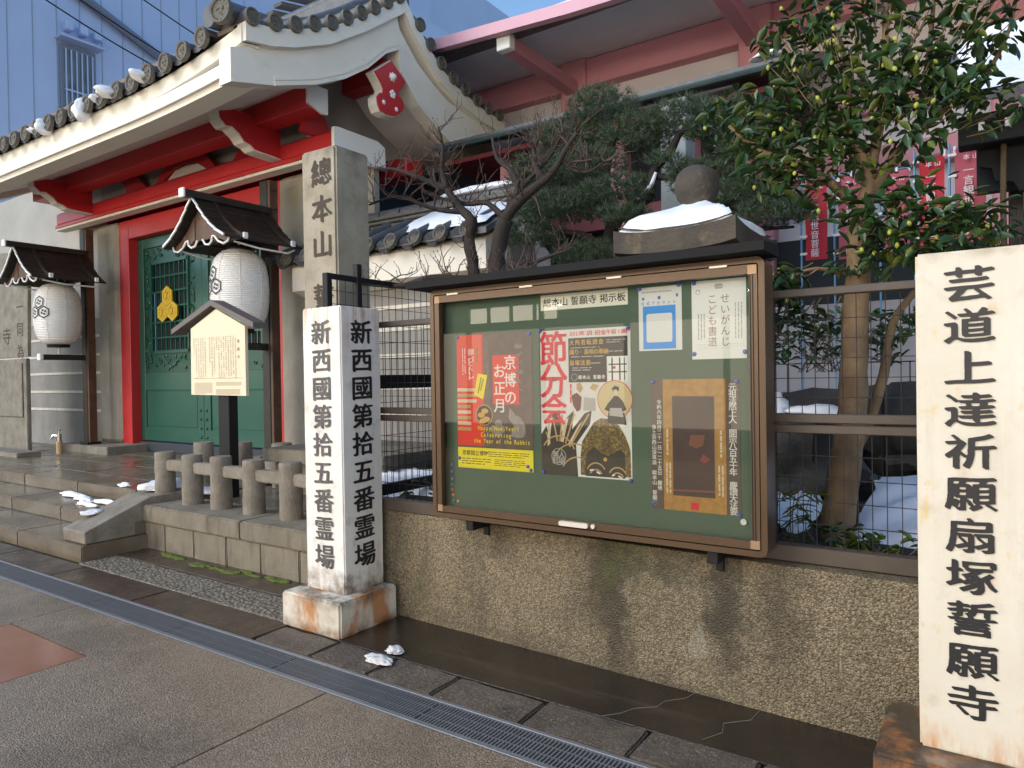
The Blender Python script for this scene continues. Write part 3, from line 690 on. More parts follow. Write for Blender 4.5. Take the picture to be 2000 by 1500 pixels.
# gable infill
PBg=[(5.7,5.0)]+PB[4:-1]; MB().band([(y,z+.08) for y,z in PBg],[(y,4.3) for y,z in PBg],0,GX+2.9,GX+2.98).build('gable_wall',m_grey,gt)  # white plaster drawn grey, its unlit tone put into the colour
MB().prism([(5.5,4.44),(5.55,4.6),(5.66,4.62),(5.72,4.72),(5.86,4.7),(5.92,4.56),(6.0,4.5),(6.0,4.43)],0,GX+2.98,GX+3.04).build('side_strut',m_red,gt)
# tiles: round cover tiles down the slope, with faced ends
fy=[p[0] for p in PT]; fz=[p[1] for p in PT]
def rz(x,y): return float(np.interp(y,fy,fz))+dz(x)*max(0,min(1,abs(y-6.33)/2.0))
def disc(name_mat,r):
    m=MB(); m.lathe((0,0,0),[(.001,.0),(r*.18,.004),(r*.24,.0),(r*.5,-.003),(r*.62,.002),(r*.74,.0),(r*.8,.012),(r*.97,.016),(r,.008),(r,-.03)],18)
    for k in range(3):
        a=2.1*k; P=[(math.cos(a+i*.35)*r*(.14+.09*i),math.sin(a+i*.35)*r*(.14+.09*i),.003) for i in range(4)]; m.tube(P,[.006,.007,.005,.002],4)
    for k in range(12):
        a=k*math.pi/6; m.tube([(math.cos(a)*r*.68,math.sin(a)*r*.68,-.002),(math.cos(a)*r*.68,math.sin(a)*r*.68,.006)],.005,5)
    return m
dm=disc(None,.1).build('tile_end',m_tile_f,None,smooth='auto'); dmesh=dm.data; bpy.data.objects.remove(dm)
def pan(m,x0,x1,yA,yB,zA,zB,dx): pass
sp_=.325; cols=[XE-.16-sp_*i for i in range(1,24)]
def arcrow(x,y0,y1,r,nseg=7):
    """half-round cover tiles stepping down the slope"""
    m=MB(); L=abs(y1-y0); k=max(1,int(L/.3)); 
    for i in range(k):
        a=y0+(y1-y0)*i/k; b=y0+(y1-y0)*(i+1)/k+(.02 if y1>y0 else -.02)
        v=[];f=[]
        for q,(y,rr) in enumerate(((a,r*1.04),(b,r*.97))):
            z=rz(x,y)+.05+(.006 if q==0 else 0)
            for j in range(nseg+1):
                t=math.pi*j/nseg; v.append((x+rr*math.cos(t)*1.0,y,z+rr*math.sin(t)))
        for j in range(nseg): f.append((j,j+1,nseg+2+j,nseg+1+j))
        m.add(v,f)
    return m
for i,x in enumerate(cols):
    r=.094
    o=arcrow(x,4.02,6.2,r).build('cover_tile_row',m_tile_r,gt,smooth=True,recalc=False)
    d=inst(dmesh,'tile_end',gt,(x,4.0,rz(x,4.1)+.06),(R(90)+R(random.uniform(-4,4)),0,R(random.uniform(-3,3))))
    if x>GX-2: arcrow(x,8.35,6.45,r).build('cover_tile_row',m_tile_r,gt,smooth=True,recalc=False)
# pan tiles with drooping scalloped lips
for i,x in enumerate(cols[:-1]):
    xc=x-sp_/2
    for (ya,yb,st2) in ((4.06,6.25,.3),(8.3,6.4,-.3)):
        pt=MB()
        k=int(abs(yb-ya)/.3)
        for s_ in range(k):
            a=ya+st2*s_; b=a+st2
            v=[];f=[]
            for q,(y,e) in enumerate(((a,.035),(b,.012))):
                for j in range(6):
                    t=-1+2*j/5; v.append((xc+t*.14,y,rz(x,y)+e+.045*t*t))
            if s_==0:
                for j in range(6):
                    t=-1+2*j/5; v.append((xc+t*.14,a+.002,rz(x,a)+.035+.045*t*t-.055*(1-.35*t*t)))
                for j in range(5): f.append((12+j,13+j,j+1,j))
            for j in range(5): f.append((j,j+1,7+j,6+j))
            pt.add(v,f)
        pt.build('pan_tile_row',m_tile_r,gt,smooth=False,recalc=False)
MB().band(lift(offp(PT,.045),XE),lift(offp(PT,.0),XE),0,GX-3.8,XE-.08).build('roof_bedding',mat('brown_bedding_clay',(.2,.15,.12),.85,bump=.3),gt)
# verge tiles along the right gable, pointing outwards
arc=[0]; 
for a,b in zip(PT,PT[1:]): arc.append(arc[-1]+math.dist(a,b))
n=int(arc[-1]/.27)
for i in range(n+1):
    s_=.06+i*.27
    if s_>arc[-1]: break
    y=float(np.interp(s_,arc,fy)); z=rz(XE,y)+.075
    if abs(y-6.33)<.1: continue
    m=MB(); v=[];f=[]
    m.tube([(XE-.32,y,z),(XE+.07,y,z)],.072,12).build('verge_tile',m_tile_r,gt,smooth='auto')
    inst(dmesh,'tile_end',gt,(XE+.075,y,z),(R(90),0,R(90)),(.82,.82,1))
for i in range(n):
    vt=MB()
    s_=.06+.135+i*.27; y=float(np.interp(s_,arc,fy)); z=rz(XE,y)+.03
    vt.tube([(XE-.3,y,z-.01),(XE+.045,y,z-.02)],.058,10)
    vt.build('verge_pan_tile',m_tile_r,gt,smooth='auto')
# ridge along the verge and big corner tile
ridge=MB().box(GX-3.9,XE-.02,6.17,6.49,6.02,6.34,.01).tube([(GX-3.95,6.33,6.4),(XE+.02,6.33,6.4)],.1,14)
ridge.build('ridge_tiles',m_tile_r,gt,smooth='auto')
for (y0,y1) in ((4.0,6.2),(8.35,6.46)):
    P=[(XE-.36,y0+(y1-y0)*i/9,rz(XE,y0+(y1-y0)*i/9)+.14) for i in range(10)]
    MB().tube(P,.1,12).build('verge_ridge_tile',m_tile_r,gt,smooth='auto')
P=(XE-.12,3.94,rz(XE,4.1)+.12)
MB().tube([(XE-.12,4.0,P[2]),(XE-.3,4.6,P[2]+.16)],.105,14).build('corner_tile',m_tile_r,gt,smooth='auto')
inst(dmesh,'tile_end',gt,(P[0],3.97,P[2]),(R(90),0,R(12)),(1.25,1.25,1.2))
# snow slipping between tiles
sn=0
for x,yy,dzz,sc in ((cols[3]-.13,4.02,.04,(.09,.14,.05)),(cols[5]-.13,4.0,.03,(.09,.16,.055)),(cols[6]-.12,4.05,.05,(.07,.12,.04)),(cols[7]-.11,3.99,-.02,(.055,.1,.12)),(cols[10]-.12,4.0,-.01,(.055,.1,.09)),(cols[11]-.12,4.05,.03,(.07,.1,.035))):
    z=rz(x,4.1)+dzz
    o=blob((x,yy,z+.03),sc,int(x*10),.35,3).build('snow_lump',m_snow,smooth=True)
    tag(o,['small wedge of snow caught between the eave tiles nearest the gate corner','long wedge of snow between eave tiles, third patch from the gate corner','thin scrap of snow behind an eave tile','drooping tongue of snow hanging over the white eave fascia, the larger one','smaller drooping tongue of snow hanging below the eave tiles','farthest left scrap of snow on the eave tiles'][sn],'snow','snow on the gate eave'); sn+=1

# ------------------------------------------------------------------ hanging lanterns on bracket posts
def lampframe(label):
    X=-7.36; t=thing('lantern_post',(X,5.6,.52),label,'lantern post','lantern posts in front of the gate')
    MB().box(X-.14,X+.0,5.52,5.66,.54,3.98,.006).build('post',m_wood,t); MB().box(X-.0+.002,X+.05,5.53,5.65,.54,3.98,.004).build('post_side_board',m_woodp,t)
    MB().box(X-.17,X+.07,5.48,5.7,.5,.56,.006).build('post_shoe',m_black,t)
    MB().box(X-.11,X-.03,4.92,5.519,1.88,1.965,.005).build('lower_arm',m_wood,t)
    MB().box(X-.12,X-.02,4.86,4.918,1.87,1.975,.01).build('arm_tip',m_capw,t)
    MB().box(X-.11,X-.03,4.7,5.519,3.16,3.26,.005).build('upper_arm',m_wood,t)
    MB().box(X-.5,X+.42,4.78,4.86,3.1,3.17,.004).box(X-.5,X+.42,5.3,5.38,3.1,3.17,.004).build('cross_bearer',m_wood,t)
    xc=X+.02
    prof=[(0,3.54),(.1,3.43),(.2,3.32),(.30,3.23),(.42,3.14),(.57,3.06)]
    for s in (-1,1):
        for i in range(len(prof)-1):
            (a,za),(b,zb)=prof[i],prof[i+1]
            MB().band([(xc+s*a,za+.03-(.006 if i else 0)),(xc+s*(b+.02),zb+.022)],[(xc+s*a,za),(xc+s*(b+.02),zb-.004)],1,4.52,5.56).build('roof_board',m_wood,t)
        e=MB(); P=[(xc+s*a,z) for a,z in prof]
        # stepped white edge
        for i in range(len(prof)-1):
            a,b=prof[i],prof[i+1]
            e.band([(xc+s*a[0],a[1]+.036),(xc+s*(b[0]+.02),b[1]+.03)],[(xc+s*a[0],a[1]+.008),(xc+s*(b[0]+.02),b[1]+.004)],1,4.505,4.522)
        e.build('white_gable_edge',m_capw,t)
        for yy in (4.78,5.42):
            q=[(a,z+.045) for a,z in prof]
            MB().band([(xc+s*a,z+.02) for a,z in q],[(xc+s*a,z-.02) for a,z in q],1,yy-.02,yy+.02).build('roof_rib',m_wood,t)
            MB().box(*sorted((xc+s*.575,xc+s*.605)),yy-.028,yy+.028,3.07,3.14,.006).build('rib_end',m_capw,t)
        m=MB(); m.band([(xc+s*.12,3.38),(xc+s*.25,3.24),(xc+s*.4,3.13),(xc+s*.5,3.08)],[(xc+s*.12,3.12),(xc+s*.22,3.06),(xc+s*.33,3.09),(xc+s*.5,3.02)],1,4.62,4.66); m.build('carved_gable_board',m_woodp,t)
        P=[(xc+s*.05,4.61,3.10),(xc+s*.10,4.61,3.04),(xc+s*.17,4.61,3.03),(xc+s*.22,4.61,3.06),(xc+s*.24,4.61,3.12),(xc+s*.28,4.61,3.11),(xc+s*.34,4.61,3.05),(xc+s*.44,4.61,3.01),(xc+s*.52,4.61,3.03),(xc+s*.55,4.61,3.08)]
        MB().tube(P,.012,6).build('carved_white_scroll',m_capw,t)
        MB().tube([(xc+s*.5,4.7,3.04),(xc+s*.53,5.0,3.0),(xc+s*.52,5.4,3.0),(xc+s*.52,5.5,3.05)],.012,6).build('eave_scroll',m_capw,t)
    MB().prism([(xc,3.5),(xc+.14,3.36),(xc+.12,3.1),(xc-.12,3.1),(xc-.14,3.36)],1,4.63,4.65).build('gable_centre_board',m_woodp,t)
    MB().box(xc-.045,xc+.045,4.42,5.56,3.55,3.635,.008).build('ridge_cap',m_wood,t)
    MB().box(xc-.05,xc+.05,4.39,4.419,3.54,3.645,.008).build('ridge_end',m_capw,t)
    hk=MB()
    for z in (3.35,3.62,3.85,1.2): hk.tube([(X+.05,5.58,z),(X+.12,5.58,z),(X+.13,5.57,z-.05)],.006,5)
    hk.build('iron_hook',m_black,t)
    return t
def lantern(label):
    X=-7.36;Y=5.12;Z=2.12; t=thing('paper_lantern',(X,Y,Z),label,'lantern','white lanterns hanging at the gate')
    ctrl=[(0,.15),(.02,.2),(.06,.245),(.13,.285),(.22,.31),(.34,.323),(.5,.328),(.64,.322),(.76,.305),(.85,.28),(.92,.235),(.96,.19),(.985,.14)]
    def rad(z): return float(np.interp(z,[c[0] for c in ctrl],[c[1] for c in ctrl]))
    H=.95; prof=[]; N=38
    for i in range(N):
        z=i/N*.985
        prof.append((rad(z)+.0045,z*H)); prof.append((rad(z+.5/N)-.0035,(z+.5/N)*H))
    prof.append((.13,.99*H))
    MB().lathe((X,Y,Z),prof,48).build('body',m_paper,t,smooth='auto',recalc=True)
    MB().lathe((X,Y,Z),[(.001,.0),(.15,0),(.16,-.01),(.15,-.045),(.001,-.045)],28).build('lower_ring',m_black,t,smooth='auto')
    MB().lathe((X,Y,Z+.935),[(.001,.0),(.14,0),(.145,.02),(.13,.04),(.001,.04)],28).build('upper_ring',m_black,t,smooth='auto')
    MB().tube([(X-.12,Y,Z+.96),(X-.12,Y,Z+1.0)],.008,6).tube([(X+.12,Y,Z+.96),(X+.12,Y,Z+1.0)],.008,6).tube([(X,Y,Z+.97),(X,Y,Z+1.03)],.012,6).tube([(X,Y,Z-.04),(X,Y,Z-.15)],.01,6).build('hanging_wire',m_alu,t)
    se=MB()
    for k in range(8):
        a=k*math.pi/4+.2; P=[(X+(rad(z)+.003)*math.cos(a),Y+(rad(z)+.003)*math.sin(a),Z+z*H) for z in [i/20 for i in range(20)]]; se.tube(P,.0035,4)
    se.build('seam',m_paper,t,smooth=True)
    def mp(u,w):   # u along surface, w height relative to crest centre
        a0=R(259); z=(.56+w/H); rr=rad(z)+.007; a=a0+u/rr; return (X+rr*math.cos(a),Y+rr*math.sin(a),Z+z*H)
    cr=MB(); rh=.098
    for cu_,cw in ((0,.10),(-.088,-.055),(.088,-.055)):
        for r0,r1 in ((rh,rh*.80),):
            A=[(cu_+r0*math.sin(i*math.pi/3),cw+r0*math.cos(i*math.pi/3)) for i in range(6)]; B=[(cu_+r1*math.sin(i*math.pi/3),cw+r1*math.cos(i*math.pi/3)) for i in range(6)]
            for i in range(6):
                for s_ in range(3):
                    f0,f1=s_/3,(s_+1)/3; j=(i+1)%6; l=lambda p,q,t_:(p[0]+(q[0]-p[0])*t_,p[1]+(q[1]-p[1])*t_)
                    cr.add([mp(*l(A[i],A[j],f0)),mp(*l(A[i],A[j],f1)),mp(*l(B[i],B[j],f1)),mp(*l(B[i],B[j],f0))],[(0,1,2,3)])
        for k in range(4):
            a=k*math.pi/2+.4; d=Vector((math.cos(a),math.sin(a))); e=Vector((-d.y,d.x))
            pts=[d*.012,d*.024+e*.016,d*.046+e*.013,d*.04,d*.046-e*.013,d*.024-e*.016]
            cr.add([mp(cu_+p.x,cw+p.y) for p in pts],[(0,1,2,3),(0,3,4,5)])
    cr.build('hexagon_crest',m_ink,t,recalc=False)
    return t
lp=lampframe('dark timber lantern post with little roof, right of the green doors')
ln=lantern('large white ribbed lantern hanging nearest the notice sign, right of the doors')
copytree(lp,(-4.65,0,0),label='dark timber lantern post with little roof, left of the red door post')
l2_=copytree(ln,(-4.65,0,0),label='white ribbed lantern hanging at far left, showing two whole hexagon crests')

# ------------------------------------------------------------------ explanatory signboard
sb=thing('information_sign',(-6.1,4.05,.4),'cream notice board with small pitched dark roof on a black post','sign')
MB().box(-6.17,-6.0,4.03,4.13,.38,1.5,.004).build('post',m_black,sb)
MB().prism([(-6.57,1.375),(-5.685,1.365),(-5.685,2.01),(-6.13,2.2),(-6.56,2.03)],1,4.0,4.03).build('board',mat('cream_sign_face',(.78,.7,.52),.5,var=(.74,.65,.46),vs=1),sb)
rf=MB(); 
rf.band([(-6.83,2.035),(-6.15,2.285)],[(-6.83,1.985),(-6.15,2.23)],1,3.955,4.1)
rf.band([(-6.15,2.285),(-5.5,2.035)],[(-6.15,2.23),(-5.5,1.985)],1,3.955,4.1)
rf.build('little_roof',mat('weathered_grey_metal',(.13,.11,.1),.5),sb)
tx=MB(); rg=random.Random(3)
pool='本寺願誓天智皇奈良京都移時代上人法然浄土宗西山深草派総本堂阿弥陀如来仏像山門町通新極中世火災再建阪策伝落語芸能扇塚和泉式部清少納言一遍霊場'
for c in range(19):
    x=-5.83-c*.0375
    if c==12: continue
    n=rg.choice((19,20,21,20,21)) if c not in (8,11,18) else rg.choice((8,14))
    z=1.925-(.02 if c<1 else 0)
    for k in range(n):
        if rg.random()<.06: continue
        text(tx,rg.choice(pool),(x,4.0,z-k*.0193),(1,0,0),(0,0,1),.017,1.25)
text(tx,'誓願寺',(-5.785,4.0,1.875),(1,0,0),(0,0,1),.034,1.1,'bold',pitch=.073)
for r_ in range(1):
    tx.add([(-6.53,3.9985,1.535),(-5.73,3.9985,1.53),(-5.73,3.9985,1.533),(-6.53,3.9985,1.538)],[(0,1,2,3)])
for k in range(12):
    z=1.49-k*.0095; tx.box(-6.51,-6.21-(.1 if k==11 else 0),3.9975,3.9985,z-.0012,z+.0012)
for k in range(4): z=1.493-k*.009; tx.box(-6.15,-5.75,3.9975,3.9985,z-.0012,z+.0012)
for k in range(6): z=1.425-k*.009; tx.box(-6.15,-5.77,3.9975,3.9985,z-.0012,z+.0012)
tx.build('printed_text',mat('brown_print',(.2,.16,.11),.6),sb,recalc=False)
# chrome tap on lagged pipe
tp=thing('garden_tap',(-12.13,5.15,.4),'small chrome tap on a tan lagged standpipe below the left lantern','tap')
MB().tube([(-12.13,5.15,.4),(-12.13,5.15,.6)],.045,10).build('pipe',m_pipe,tp,smooth='auto')
MB().tube([(-12.13,5.15,.6),(-12.13,5.15,.72)],.035,10).tube([(-12.13,5.15,.68),(-12.2,5.1,.69),(-12.24,5.08,.63)],.024,8).build('body',m_brass,tp,smooth='auto')
MB().tube([(-12.13,5.15,.72),(-12.13,5.15,.78)],.012,8).tube([(-12.18,5.15,.78),(-12.08,5.15,.78)],.012,8).build('handle',m_brass,tp,smooth='auto')
# inscribed marker stone, left edge
mk=thing('inscribed_stone',(-13.3,5.0,.4),'broad pale granite slab with thin carved characters at the left edge','stone')
jbox(-14.3,-12.66,4.92,4.98,.39,1.92,.01,.003,6,31).build('lower_block',m_gran,mk,smooth='auto')
MB().prism([(-14.3,1.95),(-12.6,1.95),(-12.52,3.5),(-12.8,3.62),(-14.3,3.75)],1,4.92,4.97).build('upper_slab',m_gran,mk)
box('raised_panel',m_gran,mk,-14.2,-12.78,4.895,4.92,.98,1.85,.012)
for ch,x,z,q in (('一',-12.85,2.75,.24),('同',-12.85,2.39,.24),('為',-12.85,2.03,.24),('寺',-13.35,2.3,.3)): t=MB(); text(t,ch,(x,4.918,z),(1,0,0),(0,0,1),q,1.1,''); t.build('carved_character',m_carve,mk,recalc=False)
jbox(-15,-12.1,4.55,4.88,.39,.47,.01,.003,6,77).build('kerb_stone',m_gran,mk,smooth='auto')
# wing wall beside gate with white lines
def linewall(name,label,xa,xb,y,ztop,zl,hi=None):
    t=thing(name,((xa+xb)/2,y+.3,.4),label,'wall')
    MB().box(xa,xb,y,y+.5,.3,ztop,.01).build('plaster_body',m_grey,t)
    for z in zl: MB().box(xa,xb-.01,y-.012,y+.001,z-.022,z+.022,.003).build('white_line',m_line,t)
    return t
lw=linewall('boundary_wall','grey plaster wall with five white lines behind the left lantern',-17,-12.46,5.96,2.62,[2.32,2.0,1.69,1.36,1.04])
l2_.rotation_euler[2]=R(29)
MB().box(-17,-12.3,6.04,6.3,2.63,5.2,.01).build('upper_plaster',mat('dull_grey_plaster',(.42,.4,.37),.85,var=(.36,.34,.31),vs=2,bump=.1),lw)
MB().tube([(-12.78,5.9,.45),(-12.78,5.9,2.2)],.04,8).build('drainpipe',m_grey,lw)
# ------------------------------------------------------------------ pebble-dashed garden wall
def yw(x): return 3.27+(x+3.1)*(-.038)      # wall runs slightly askew to the kerb
gw=thing('garden_wall',(-1.6,3.35,0),'low pebble-dashed garden wall with dark damp streaks under the notice board','wall')
MB().add([(-3.72,yw(-3.72),-.02),(1.6,yw(1.6),-.02),(1.6,3.6,-.02),(-3.72,3.6,-.02),(-3.72,yw(-3.72),.66),(1.6,yw(1.6),.66),(1.6,3.6,.66),(-3.72,3.6,.66)],[(0,1,2,3),(4,7,6,5),(0,4,5,1),(1,5,6,2),(2,6,7,3),(3,7,4,0)]).build('wall_body',m_wall,gw)
PP=[(-1.185,.19),(-1.15,.165),(-1.10,.17),(-1.075,.2),(-1.085,.235),(-1.105,.27),(-1.11,.305),(-1.125,.33),(-1.14,.3),(-1.17,.27),(-1.18,.23)]
MB().add([(x,yw(x)-.002,z) for x,z in PP]+[(x,yw(x)+.01,z) for x,z in PP],[tuple(range(11))]+[(i,(i+1)%11,11+(i+1)%11,11+i) for i in range(11)]).build('repair_patch',mat('pale_mortar_patch',(.25,.215,.155),.75,var=(.16,.13,.08),vs=22,vor=120,vorc=(.36,.33,.26),bump=1),gw)
# ------------------------------------------------------------------ mesh fences
def meshpanel(ax,c,a0,a1,z0,z1,step,zs,par,r=.0024,name='wire_mesh'):
    m=MB(); k=int((a1-a0)/step)
    for i in range(k+1):
        a=a0+step*i; p0,p1=((a,c,z0),(a,c,z1)) if ax==0 else ((c,a,z0),(c,a,z1)); m.tube([p0,p1],r,4)
    for z in zs:
        p0,p1=((a0,c-.004,z),(a1,c-.004,z)) if ax==0 else ((c-.004,a0,z),(c-.004,a1,z)); m.tube([p0,p1],r,4)
    m.build(name,m_black,par,kind='stuff')
ff=thing('mesh_fence',(-1.5,3.3,.66),'black wire mesh fence with brown rails on top of the pebble-dashed wall','fence')
box('top_rail',m_bronzed,ff,-3.56,1.4,3.27,3.31,1.832,1.868,.004)
box('middle_rail',m_bronzed,ff,-3.56,1.4,3.265,3.305,1.278,1.318,.004); box('middle_rail',m_bronzed,ff,-3.56,1.4,3.267,3.303,1.232,1.27,.004)
box('bottom_rail',m_bronzed,ff,-3.56,1.4,3.25,3.32,.664,.735,.004)
for x in (-3.6,-.845,1.35): box('post',m_black,ff,x-.03,x+.045,3.262,3.322,.66,1.9,.004)
zs=[.735+.1*i for i in range(5)]; meshpanel(0,3.287,-3.54,1.36,.736,1.232,.055,zs[1:],ff)
meshpanel(0,3.287,-3.54,1.36,1.318,1.832,.055,[1.39,1.475,1.56,1.645,1.73],ff)
sf=thing('mesh_fence',(-3.66,4.3,.5),'taller black mesh side fence running back beside the granite pillar','fence')
box('top_rail',m_black,sf,-3.645,-3.605,3.18,5.5,2.175,2.21,.004)
box('middle_rail',m_black,sf,-3.645,-3.605,3.18,5.5,1.43,1.53,.004); box('bottom_rail',m_black,sf,-3.645,-3.605,3.18,5.5,.66,.74,.004)
for y in (3.18,3.45,5.45): box('post',m_black,sf,-3.65,-3.6,y-.02,y+.025,.6,2.21 if y!=3.45 else 2.3,.004)
meshpanel(1,-3.625,3.2,5.44,.741,1.429,.07,[.85,.97,1.09,1.21,1.33],sf); meshpanel(1,-3.625,3.2,5.44,1.531,2.174,.07,[1.65,1.77,1.89,2.01,2.1],sf)

# ------------------------------------------------------------------ notice board
nb=thing('notice_board',(-1.7,3.12,.66),'bronze framed glazed notice board with green felt backing on the garden wall','notice board')
def rr(x0,x1,z0,z1,r,n=6):
    P=[]
    for cx,cz,a in ((x1-r,z1-r,0),(x0+r,z1-r,90),(x0+r,z0+r,180),(x1-r,z0+r,270)):
        for i in range(n+1): t=R(a+90*i/n); P.append((cx+r*math.cos(t),cz+r*math.sin(t)))
    return P
def ringp(o,i,y0,y1):
    n=len(o); v=[(x,y0,z) for x,z in o]+[(x,y0,z) for x,z in i]+[(x,y1,z) for x,z in o]+[(x,y1,z) for x,z in i]; f=[]
    for k in range(n):
        j=(k+1)%n; f+=[(k,j,n+j,n+k),(2*n+k,3*n+k,3*n+j,2*n+j),(k,2*n+k,2*n+j,j),(n+k,n+j,3*n+j,3*n+k)]
    return MB().add(v,f)
X0,X1,Z0,Z1=-2.622,-.775,.715,1.995
ringp(rr(X0,X1,Z0,Z1,.035),rr(X0+.026,X1-.026,Z0+.026,Z1-.026,.012),3.05,3.19).build('outer_frame',m_bronze,nb,smooth='auto')
ringp(rr(X0+.0265,X1-.0265,Z0+.0265,Z1-.0265,.01),rr(X0+.03,X1-.03,Z0+.03,Z1-.03,.01),3.075,3.15).build('frame_gap',m_slot,nb)
ringp(rr(X0+.031,X1-.031,Z0+.031,Z1-.031,.006),rr(X0+.062,X1-.066,Z0+.064,Z1-.07,.003),3.053,3.09).build('door_frame',m_bronze,nb,smooth='auto')
for (a,b,c,d) in ((X0+.031,X0+.068,Z0+.031,Z0+.07),(X1-.073,X1-.031,Z0+.031,Z0+.07),(X0+.031,X0+.068,Z1-.075,Z1-.031),(X1-.073,X1-.031,Z1-.075,Z1-.031)):
    box('corner_cap',mat('pale_bronze_corner',(.33,.22,.14),.35,metal=.4),nb,a,b,3.0505,3.056,c,d,.003)
for x in (X1-.05,X1-.061): MB().box(x-.0015,x+.0015,3.0495,3.054,Z0+.07,Z1-.075).build('frame_groove',m_slot,nb)
gl=bpy.data.materials.new('clear_glass'); gl.use_nodes=True; n_=gl.node_tree; n_.nodes.clear()
o_=n_.nodes.new('ShaderNodeOutputMaterial'); mx=n_.nodes.new('ShaderNodeMixShader'); tr=n_.nodes.new('ShaderNodeBsdfTransparent'); gs=n_.nodes.new('ShaderNodeBsdfGlossy'); fr=n_.nodes.new('ShaderNodeFresnel')
fr.inputs[0].default_value=1.5; gs.inputs['Roughness'].default_value=.0; tr.inputs[0].default_value=(.93,.96,.94,1)
n_.links.new(fr.outputs[0],mx.inputs[0]); n_.links.new(tr.outputs[0],mx.inputs[1]); n_.links.new(gs.outputs[0],mx.inputs[2]); n_.links.new(mx.outputs[0],o_.inputs[0])
MB().add([(X0+.055,3.073,Z0+.055),(X1-.055,3.073,Z0+.055),(X1-.055,3.073,Z1-.06),(X0+.055,3.073,Z1-.06)],[(0,1,2,3)]).build('glass',gl,nb,recalc=False)
MB().box(X0+.028,X1-.028,3.13,3.15,Z0+.028,Z1-.028).build('felt_panel',m_cork,nb)
for x in (-2.455,-1.97,-1.47,-.97): box('hinge',m_alu,nb,x-.04,x+.04,3.044,3.053,1.96,1.972,.002)
MB().prism(rr(-1.79,-1.625,.752,.776,.011),1,3.036,3.052).build('pull_handle',m_alu,nb,smooth='auto')
MB().tube([(-1.6,3.04,.765),(-1.6,3.052,.765)],.011,14).build('lock',m_alu,nb,smooth='auto')
for x in (-2.38,-1.02): MB().box(x-.025,x+.025,3.07,yw(x)-.002,.655,.714,.003).box(x-.018,x+.018,yw(x)-.02,yw(x)-.002,.6,.654,.003).build('support_bracket',m_black,nb)
cp=MB(); cp.prism([(2.93,2.0),(2.93,2.038),(3.18,2.055),(3.18,2.0)],0,-2.7,-.745); cp.build('canopy',mat('matt_black_sheet',(.012,.012,.013),.75,spec=.2),nb)
box('rear_batten',m_black,nb,-2.55,-.85,3.19,3.26,.76,1.96,.004)
MB().tube([(-.895,3.128,.845),(-.895,3.12,.845)],.014,12).build('cable_grommet',m_capw,nb)

